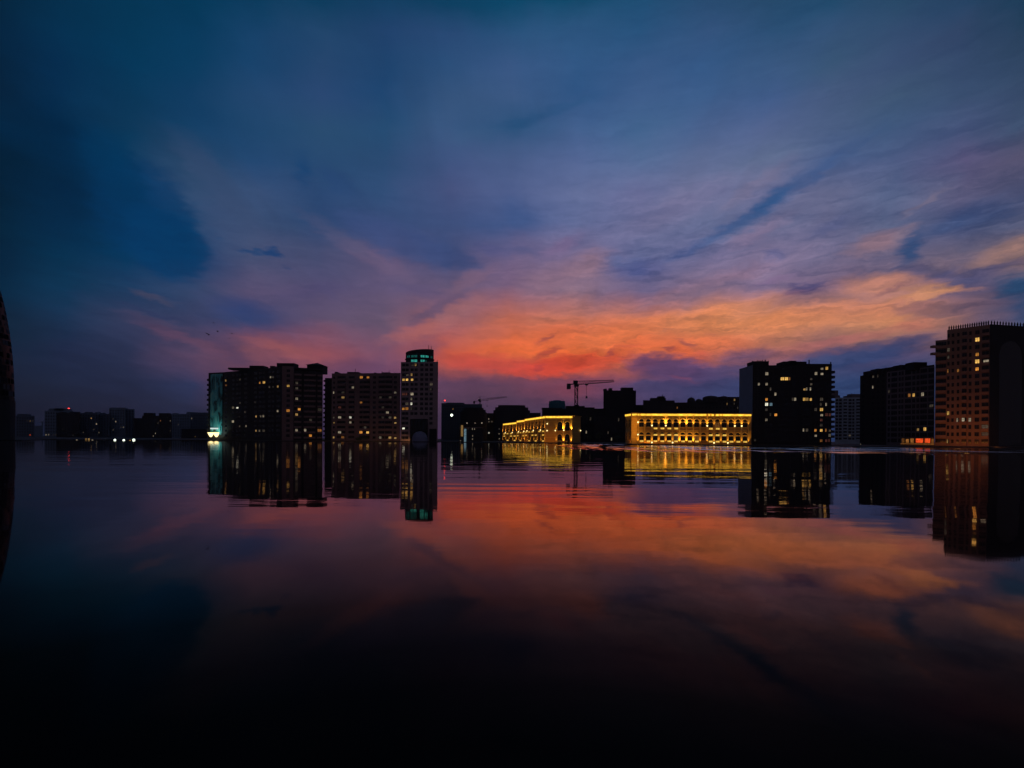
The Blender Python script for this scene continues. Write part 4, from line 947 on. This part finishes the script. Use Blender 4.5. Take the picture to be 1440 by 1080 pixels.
# small lit waterside pavilion
b = Building('pavilion', 660, 386, 'small dark waterside pavilion with lit columns and a row of lamps', 'pavilion')
b.block([(645.6, 388), (678.4, 384)], zp(660, 602, 386), 10, M['soot'])
MB().prism([P(644.8, 387), P(679, 383), P(679, 395), P(644.8, 398)], zp(660, 602, 386), zp(660, 600.9, 386), M['brown']).part('roof', b.root)
for px, y0_, y1_, k in ((649.6, 598, 613.6, 'y'), (654.1, 603, 621.2, 'b')):
    p = P(px, 385.6); MB().box((p.x - .75, p.y - .4, zp(px, y1_, 385.6)), (p.x + .75, p.y + .4, zp(px, y0_, 385.6)), M['lit_' + k]).part('lit_column', b.root, 'softly lit column')
for px, y in ((656.6, 595), (668, 595), (677.4, 594.8)):
    p = P(px, 386); g = MB(); z = zp(px, y, 386); g.bar((p.x, p.y, zp(660, 601, 386)), (p.x, p.y, z), .12, M['steel']); g.lathe([(.1, z - .5), (.6, z), (.1, z + .5)], M['lit_w'], 8, (p.x, p.y)); g.part('roof_lamp', b.root)
b.facade((656, 385.4), (678.4, 383.9), zp(660, 620, 386), zp(660, 601, 386), 4, even(657, 678, 7, .4), [(664, 615, 'w'), (664, 619.6, 'w'), (659, 601, 'd'), (666, 600.4, 'w'), (668.4, 600, 'w')])
b.finish()

# ------------------------------------------------------------------ tower cranes
def crane(label, pxm, D, y_foot, y_slew, y_apex, jib, cj, mast_w, slope_tip):
    p = P(pxm, D); zt = zp(pxm, y_slew, D)
    r = empty('tower_crane', (p.x, p.y, LAND), label, 'crane')
    w = mast_w; S = M['steel']; g = MB(); z0 = LAND; n = max(6, int((zt - z0) / (w * 1.2)))
    for sx in (-1, 1):
        for sy in (-1, 1): g.bar((p.x + sx * w / 2, p.y + sy * w / 2, z0), (p.x + sx * w / 2, p.y + sy * w / 2, zt), w * .16, S)
    for i in range(n):
        za, zb = z0 + (zt - z0) * i / n, z0 + (zt - z0) * (i + 1) / n
        for sy in (-1, 1):
            a, c = (-1, 1) if i % 2 else (1, -1)
            g.bar((p.x + a * w / 2, p.y + sy * w / 2, za), (p.x + c * w / 2, p.y + sy * w / 2, zb), w * .1, S)
            g.bar((p.x + a * w / 2, p.y + sy * w / 2, zb), (p.x + c * w / 2, p.y + sy * w / 2, zb), w * .1, S)
    g.part('mast', r)
    g = MB(); g.box((p.x - w * .8, p.y - w * .8, zt), (p.x + w * .8, p.y + w * .8, zt + w * .6), S); g.box((p.x - w * 1.2, p.y - w * 1.5, zt + w * .6), (p.x + w * .3, p.y - w * .3, zt + w * 1.9), M['glass']); g.part('cab', r)
    ztip = zp(jib, slope_tip, D); xj = P(jib, D).x; xc = P(cj, D).x; zb_ = zt + w * .6
    g = MB(); L = xj - p.x; m_ = 16
    def jp(f, up): return (p.x + L * f, p.y, zb_ + (ztip - zb_) * f + up)
    hgt = w * 1.2
    for up in (0, hgt): g.bar(jp(0, up), jp(1, up * .5), w * .14, S)
    g.bar((p.x, p.y + w * .5, zb_), (p.x + L, p.y + w * .5, ztip), w * .14, S)
    for i in range(m_):
        f0, f1 = i / m_, (i + 1) / m_
        g.bar(jp(f0, 0), jp((f0 + f1) / 2, hgt * (1 - .5 * f0)), w * .09, S); g.bar(jp((f0 + f1) / 2, hgt * (1 - .5 * f0)), jp(f1, 0), w * .09, S)
    g.part('jib', r)
    g = MB(); zc = zb_ - (ztip - zb_) * (p.x - xc) / L
    g.bar((p.x, p.y, zb_ + w * .3), (xc, p.y, zc + w * .3), w * .3, S); g.part('counter_jib', r)
    g = MB(); g.box((xc - w * .2, p.y - w * .5, zc - w * 1.3), (xc + w * 1.1, p.y + w * .5, zc + w * .6), S); g.part('counterweight', r)
    za = zp(pxm, y_apex, D); g = MB()
    for sx in (-1, 1): g.bar((p.x + sx * w * .5, p.y, zb_), (p.x, p.y, za), w * .16, S)
    g.bar((p.x, p.y, za), (xc, p.y, zc + w * .5), w * .06, S); g.bar((p.x, p.y, za), jp(.55, hgt * .7), w * .06, S); g.part('apex_frame', r)
    g = MB(); f = .27; q = jp(f, 0); g.box((q[0] - w * .5, q[1] - w * .3, q[2] - w * .5), (q[0] + w * .5, q[1] + w * .3, q[2]), S); g.bar((q[0], q[1], q[2] - w * .5), (q[0], q[1], q[2] - w * 4.5), w * .07, S); g.box((q[0] - w * .3, q[1] - w * .2, q[2] - w * 5), (q[0] + w * .3, q[1] + w * .2, q[2] - w * 4.3), S); g.part('hook_block', r)
crane('tall dark tower crane with a long jib between the two palaces', 810, 500, 572, 543.4, 540.4, 863, 797.4, 2.7, 536.8)
crane('small distant tower crane standing behind the round-cornered block', 674.6, 640, 575, 565, 557.4, 712, 665.6, 1.6, 558.6)

# ------------------------------------------------------------------ left edge: the curved lattice tower
D = 235; c = P(-61, D + 22); a = 20.3; zc_ = zp(0, 560, D); bb = 262 * D / F
r = empty('lattice_tower', (c.x, c.y, LAND), 'dark curved tower with a lattice of window panels at the left edge', 'tower')
prof = [(a * math.cos(R(t_)), zc_ + bb * math.sin(R(t_))) for t_ in range(0, 90, 4)] + [(.2, zc_ + bb)]
lt_, t, pb = nmat('lattice_glass'); co = t.nodes.new('ShaderNodeTexCoord'); sepx = t.nodes.new('ShaderNodeSeparateXYZ'); t.links.new(co.outputs['Object'], sepx.inputs[0])
pb.inputs['Base Color'].default_value = (.006, .006, .007, 1); pb.inputs['Roughness'].default_value = .5; pb.inputs['Specular IOR Level'].default_value = .1
g = MB(); g.lathe(prof, lt_, 72, (c.x, c.y)); g.part('glass_shell', r)
g = MB(); random.seed(3)
pmats = [wall_mat('panel_grey', (.055, .07, .09), spec=0), wall_mat('panel_dull', (.012, .015, .02), spec=0), wall_mat('panel_black', (.004, .004, .005), spec=0)]
nlev = 26; nseg = 54
for k in range(nlev):
    t0, t1 = math.asin(k / nlev * .985), math.asin((k + .8) / nlev * .985)
    for i in range(nseg):
        if random.random() < .3: continue
        u0 = 2 * math.pi * (i + .5 * (k % 2)) / nseg; u1 = u0 + 2 * math.pi * random.choice((.55, .8, .8)) / nseg
        if math.cos(u0) < .0: continue
        mm_ = pmats[0 if random.random() < .25 + .5 * (k / nlev) else random.choice((1, 1, 2))]
        vs = [g.bm.verts.new((c.x + (a * math.cos(t_) + .07) * math.cos(u), c.y + (a * math.cos(t_) + .07) * math.sin(u), zc_ + bb * math.sin(t_))) for t_, u in ((t0, u0), (t0, u1), (t1, u1), (t1, u0))]
        g.face(vs, mm_)
g.part('lattice_panels', r, 'lattice of small grey panels', 'stuff')
for (t_deg, ang, k) in ((16, -64, 'y'), (13, -62, 'd')):
    g = MB(); u0, u1 = R(ang), R(ang + 2.2); t0, t1 = R(t_deg), R(t_deg + 1.2)
    vs = [g.bm.verts.new((c.x + (a * math.cos(t_) + .12) * math.cos(u), c.y + (a * math.cos(t_) + .12) * math.sin(u), zc_ + bb * math.sin(t_))) for t_, u in ((t0, u0), (t0, u1), (t1, u1), (t1, u0))]; g.face(vs, M['lit_' + k]); g.part('window', r, 'faintly lit window')
g = MB(); n = 40; ring = [(c.x + (a + .45) * math.cos(2 * math.pi * i / n), c.y + (a + .45) * math.sin(2 * math.pi * i / n)) for i in range(n)]
g.prism(ring, LAND, zc_ + 1.0, M['dark']); g.part('base', r)

# ------------------------------------------------------------------ far left shore
random.seed(11)
FD = M['fardark'] = wall_mat('far_haze_tinted_grey', (.06, .095, .15))  # blue of the distance haze is put into the wall colour
FH = M['farhaze'] = wall_mat('far_haze_blue_render', (.1, .16, .24))  # paler tint, with more haze painted into the walls
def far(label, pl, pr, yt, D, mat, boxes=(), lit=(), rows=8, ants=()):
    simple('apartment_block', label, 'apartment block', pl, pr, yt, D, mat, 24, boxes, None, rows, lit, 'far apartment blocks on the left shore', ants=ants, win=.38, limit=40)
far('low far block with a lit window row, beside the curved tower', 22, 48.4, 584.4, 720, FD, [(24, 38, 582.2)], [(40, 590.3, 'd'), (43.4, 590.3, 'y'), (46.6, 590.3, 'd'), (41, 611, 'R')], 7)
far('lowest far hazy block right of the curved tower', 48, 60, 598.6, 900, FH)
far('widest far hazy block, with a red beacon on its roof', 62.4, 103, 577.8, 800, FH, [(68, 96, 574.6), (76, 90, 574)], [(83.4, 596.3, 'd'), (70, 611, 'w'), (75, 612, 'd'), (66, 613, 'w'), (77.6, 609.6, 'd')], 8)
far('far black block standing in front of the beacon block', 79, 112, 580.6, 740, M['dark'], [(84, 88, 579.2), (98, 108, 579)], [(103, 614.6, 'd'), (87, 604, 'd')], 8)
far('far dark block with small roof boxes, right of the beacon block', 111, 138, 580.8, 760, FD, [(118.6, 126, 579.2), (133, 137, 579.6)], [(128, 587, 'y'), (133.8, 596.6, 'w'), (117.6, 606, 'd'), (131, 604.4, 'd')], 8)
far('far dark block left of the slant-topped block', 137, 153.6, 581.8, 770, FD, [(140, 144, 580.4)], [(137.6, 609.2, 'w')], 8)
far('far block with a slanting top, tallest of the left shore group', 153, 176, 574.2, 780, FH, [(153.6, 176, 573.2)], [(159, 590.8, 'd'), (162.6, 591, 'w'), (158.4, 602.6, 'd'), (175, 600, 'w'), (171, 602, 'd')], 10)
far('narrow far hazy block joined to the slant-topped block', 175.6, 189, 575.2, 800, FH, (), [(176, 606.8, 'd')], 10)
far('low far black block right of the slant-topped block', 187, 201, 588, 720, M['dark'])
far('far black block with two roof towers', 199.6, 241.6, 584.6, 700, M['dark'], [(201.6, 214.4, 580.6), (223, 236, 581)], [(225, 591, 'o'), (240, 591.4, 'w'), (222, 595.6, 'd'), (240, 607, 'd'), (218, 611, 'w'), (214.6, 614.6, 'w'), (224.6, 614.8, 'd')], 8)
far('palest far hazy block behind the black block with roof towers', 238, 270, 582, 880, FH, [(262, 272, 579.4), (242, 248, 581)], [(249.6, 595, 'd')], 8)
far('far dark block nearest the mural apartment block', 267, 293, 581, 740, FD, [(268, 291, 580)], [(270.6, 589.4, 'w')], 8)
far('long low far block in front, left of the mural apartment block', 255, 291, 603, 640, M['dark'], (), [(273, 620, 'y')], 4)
# thin far mast
p = P(59.4, 900); r = empty('mast', (p.x, p.y, LAND), 'thin far grey mast rising behind the lowest far block', 'mast')
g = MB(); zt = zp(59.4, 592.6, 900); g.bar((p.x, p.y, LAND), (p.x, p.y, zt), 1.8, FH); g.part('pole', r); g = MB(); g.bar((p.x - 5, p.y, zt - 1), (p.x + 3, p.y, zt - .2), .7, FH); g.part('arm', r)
def beacon(label, px, y, D, zb, s=.9):
    p = P(px, D); z = zp(px, y, D); r = empty('beacon', (p.x, p.y, zb), label, 'beacon')
    g = MB(); g.bar((p.x, p.y, zb), (p.x, p.y, z - s * .4), .3, M['steel']); g.part('mast', r)
    g = MB(); g.lathe([(.1, z - s * .6), (s * .7, z - s * .3), (s * .7, z + s * .3), (.1, z + s * .6)], M['lamp_red'], 10, (p.x, p.y)); g.part('lamp_head', r)
beacon('red warning beacon on the far hazy block of the left shore', 96.4, 574.6, 805, zp(96, 578, 800), 1.7)
beacon('red warning beacon on the office block beside the round-topped tower', 625.2, 563.2, 524, zp(625, 567.2, 520), 1.1)
# white floodlights and small lamps on the shore
for lbl, px, y, D, s, k in (('leftmost of the three white floodlights on the left shore', 161.6, 618.6, 330, 1.2, 'lamp_white'), ('middle one of the three white floodlights on the left shore', 174, 619, 330, 1.2, 'lamp_white'), ('rightmost of the three white floodlights on the left shore', 188.2, 618.6, 330, 1.4, 'lamp_white'),
    ):
    lamp('floodlight', lbl, px, y, D, s, M[k], 'white floodlights on the left shore', 'floodlight')
for lbl, px, y, k in (('soft white shore lamp left of a close pair of lamps', 108, 619, 'lit_w'), ('left lamp of a close pair on the left shore', 121, 617.4, 'lit_y'), ('right lamp of a close pair on the left shore', 125, 617.5, 'lit_y'), ('faint shore lamp right of the close pair', 130, 619, 'lit_w'),
    ('dim yellow lamp just left of the rightmost floodlight', 183, 620, 'lit_y'), ('faint lamp on the shore below the beacon block', 76, 619.6, 'lit_w')):
    lamp('shore_lamp', lbl, px, y, 335, 1.1 if k == 'lit_y' else .9, M[k], 'small lamps on the left shore')
lamp('floodlight', 'single bright white floodlight on the tall pole by the hazy blue office block', 635, 583.8, 400, 2.0, M['lamp_white'], None, 'floodlight')
lamp('shore_lamp', 'small white lamp on the shore left of the pavilion', 647.6, 619.6, 384, .7, M['lit_w'])
lamp('shore_lamp', 'small white lamp between the gridded block and the pale far block', 1210.2, 624.6, 262, .5, M['lit_w'])

# red and orange lit shopfront
b = Building('shop', 1290, 300, 'low shop glowing red and orange at the foot of the gridded block', 'shop')
b.block([(1266.8, 302), (1314, 290)], zp(1290, 615.6, 296), 6, M['soot'])
fs = Frame(b.root, (1266.8, 301.8), (1314, 289.8))
for i, (a, c_, k, sgn) in enumerate(((1268, 1272, 'o', 1), (1274, 1278, 'o', .8), (1280.4, 1285, 'o', 1), (1288, 1298, 'R', 1), (1300.6, 1308, 'R', 1), (1310, 1313, 'o', .9))):
    fs.box('shop_window', fs.at(a), fs.at(c_), zp(1290, 622.6, 296), zp(1290, 616.6 + (1 - sgn) * 4, 296), .02, .12, M['lit_' + k], 'red lit shop window' if k == 'R' else 'orange lit shop window')
fs.box('awning', 0, fs.L, zp(1290, 616.2, 296), zp(1290, 615.6, 296), 0, 1.2, M['steel'])
fs.box('step_light', fs.at(1267), fs.at(1313.6), zp(1290, 624.6, 296), zp(1290, 623.9, 296), .1, 1.4, M['lit_o'], 'orange glowing step')
b.finish()

# ------------------------------------------------------------------ trees and hedge on the quay
def tree(label, px, D, h, w, name='tree', n=260, group='trees along the quay'):
    p = P(px, D); r = empty(name, (p.x, p.y, LAND), label, 'tree', group)
    g = MB(); g.lathe([(.22, LAND), (.15, LAND + h * .35), (.05, LAND + h * .8)], M['bark'], 7, (p.x, p.y))
    for i in range(5):
        a = random.uniform(0, 6.28); g.bar((p.x, p.y, LAND + h * random.uniform(.3, .5)), (p.x + w * .35 * math.cos(a), p.y + w * .35 * math.sin(a), LAND + h * random.uniform(.55, .85)), .08, M['bark'])
    g.part('trunk', r)
    g = MB(); cl = [(random.uniform(-.5, .5) * w * .8, random.uniform(-.5, .5) * w * .8, LAND + h * random.uniform(.42, .95), random.uniform(.12, .28) * w) for _ in range(11)]
    for i in range(n):
        cx, cy, cz, cr = random.choice(cl); v = Vector((random.gauss(0, 1), random.gauss(0, 1), random.gauss(0, .8))).normalized() * cr * random.uniform(.5, 1.1)
        q = Vector((p.x + cx, p.y + cy, cz)) + v; s = random.uniform(.2, .42); n1_ = Vector((random.gauss(0, 1), random.gauss(0, 1), random.gauss(0, 1))).normalized(); u = n1_.orthogonal().normalized() * s; w_ = n1_.cross(u).normalized() * s * .6
        g.face([g.bm.verts.new(q + u), g.bm.verts.new(q + w_), g.bm.verts.new(q - u), g.bm.verts.new(q - w_)], M['leaf'])
    g.part('crown', r)
tree('short wide dark bush in front of the broad brown apartment block', 511, 380, 3.4, 9, 'bush', 420, None)
tree('small dark bush left of the wide bush before the brown block', 503.6, 381, 2.4, 4, 'bush', 200, None)
tree('dark tree on the quay just right of the stepped palace', 826, 372, 6.5, 5)
tree('dark tree midway between the two palaces', 843, 360, 7.5, 6)
tree('dark tree close to the left end of the long palace', 868, 345, 6, 5.5)

# ------------------------------------------------------------------ birds
def bird(label, px, y, D, s, tilt, flap):
    p = P(px, D); z = zp(px, y, D); s *= 1.35
    m = Matrix.Translation((p.x, p.y, z)) @ Matrix.Rotation(R(tilt), 4, 'Y') @ Matrix.Scale(s, 4)
    r = empty('bird', (p.x, p.y, z), label, 'bird', 'birds flying at the left')
    g = MB(); f = M['feather']
    segs = [(-.5, .02), (-.36, .06), (-.12, .1), (.1, .11), (.27, .07), (.36, .075), (.43, .05), (.52, .01)]
    rings = [[g.bm.verts.new(m @ Vector((x, rr_ * math.cos(2 * math.pi * i / 8), rr_ * math.sin(2 * math.pi * i / 8)))) for i in range(8)] for x, rr_ in segs]
    for k in range(len(rings) - 1):
        for i in range(8): g.face([rings[k][i], rings[k][(i + 1) % 8], rings[k + 1][(i + 1) % 8], rings[k + 1][i]], f)
    vs = [g.bm.verts.new(m @ Vector(v)) for v in ((-.4, 0, .02), (-.75, -.14, .02), (-.7, 0, .02), (-.75, .14, .02))]; g.face(vs, f)
    for sy in (-1, 1):
        pts = [(.18, 0), (.2, .3), (.12, .62), (-.05, 1.0), (-.12, .6), (-.16, .3), (-.14, 0)]
        up = lambda q: math.sin(R(flap)) * (q if q < .5 else .5 + (q - .5) * .4)
        for dz in (0,):
            top = [g.bm.verts.new(m @ Vector((x, sy * (.06 + y_ * math.cos(R(flap))), .05 + up(y_)))) for x, y_ in pts]
            bot = [g.bm.verts.new(m @ Vector((x, sy * (.06 + y_ * math.cos(R(flap))), .02 + up(y_)))) for x, y_ in pts]
            g.face(top, f); g.face(bot[::-1], f)
            for i in range(len(pts)): g.face([top[i], top[(i + 1) % 7], bot[(i + 1) % 7], bot[i]], f)
    g.part('body', r)
for lbl, px, y, s, tl_, fl_ in (('topmost dark bird of the small flock', 299.4, 454, .34, 10, 25), ('lower left bird of a close pair', 292.6, 471, .5, -12, 38), ('upper left bird of a close pair', 289.8, 469.2, .46, 8, 20), ('dark bird right of the close pair', 304.6, 466.2, .46, 30, 45), ('rightmost faint bird of the flock', 325, 469.4, .34, 0, 30), ('small bird below the rightmost bird', 322, 476.4, .26, -8, 25)):
    bird(lbl, px, y, 150, s, tl_, fl_)

# ------------------------------------------------------------------ thin evening haze over the lake
hm = bpy.data.materials.new('evening_haze'); hm.use_nodes = True; t = hm.node_tree
t.nodes.remove(t.nodes['Principled BSDF'])
pv = t.nodes.new('ShaderNodeVolumePrincipled'); pv.inputs['Color'].default_value = (.55, .75, .95, 1); pv.inputs['Density'].default_value = .00005; pv.inputs['Anisotropy'].default_value = 0
t.links.new(pv.outputs[0], t.nodes['Material Output'].inputs['Volume'])
hz = MB(); hz.box((-3600, -500, -1.5), (3600, 3300, 120), hm)
ho = hz.thing('haze', (0, 0, 0)); ho['kind'] = 'stuff'

# ------------------------------------------------------------------ render settings
sc.render.engine = 'CYCLES'
sc.view_settings.view_transform = 'Standard'; sc.view_settings.look = 'None'
sc.view_settings.exposure = 0; sc.view_settings.gamma = 1; sc.view_settings.use_curve_mapping = False
sc.cycles.use_denoising = True
sc.cycles.max_bounces = 5; sc.cycles.diffuse_bounces = 2; sc.cycles.glossy_bounces = 3
sc.cycles.use_light_tree = True
sc.cycles.sample_clamp_indirect = 6
sc.cycles.use_adaptive_sampling = True; sc.cycles.adaptive_threshold = .015; sc.cycles.adaptive_min_samples = 16
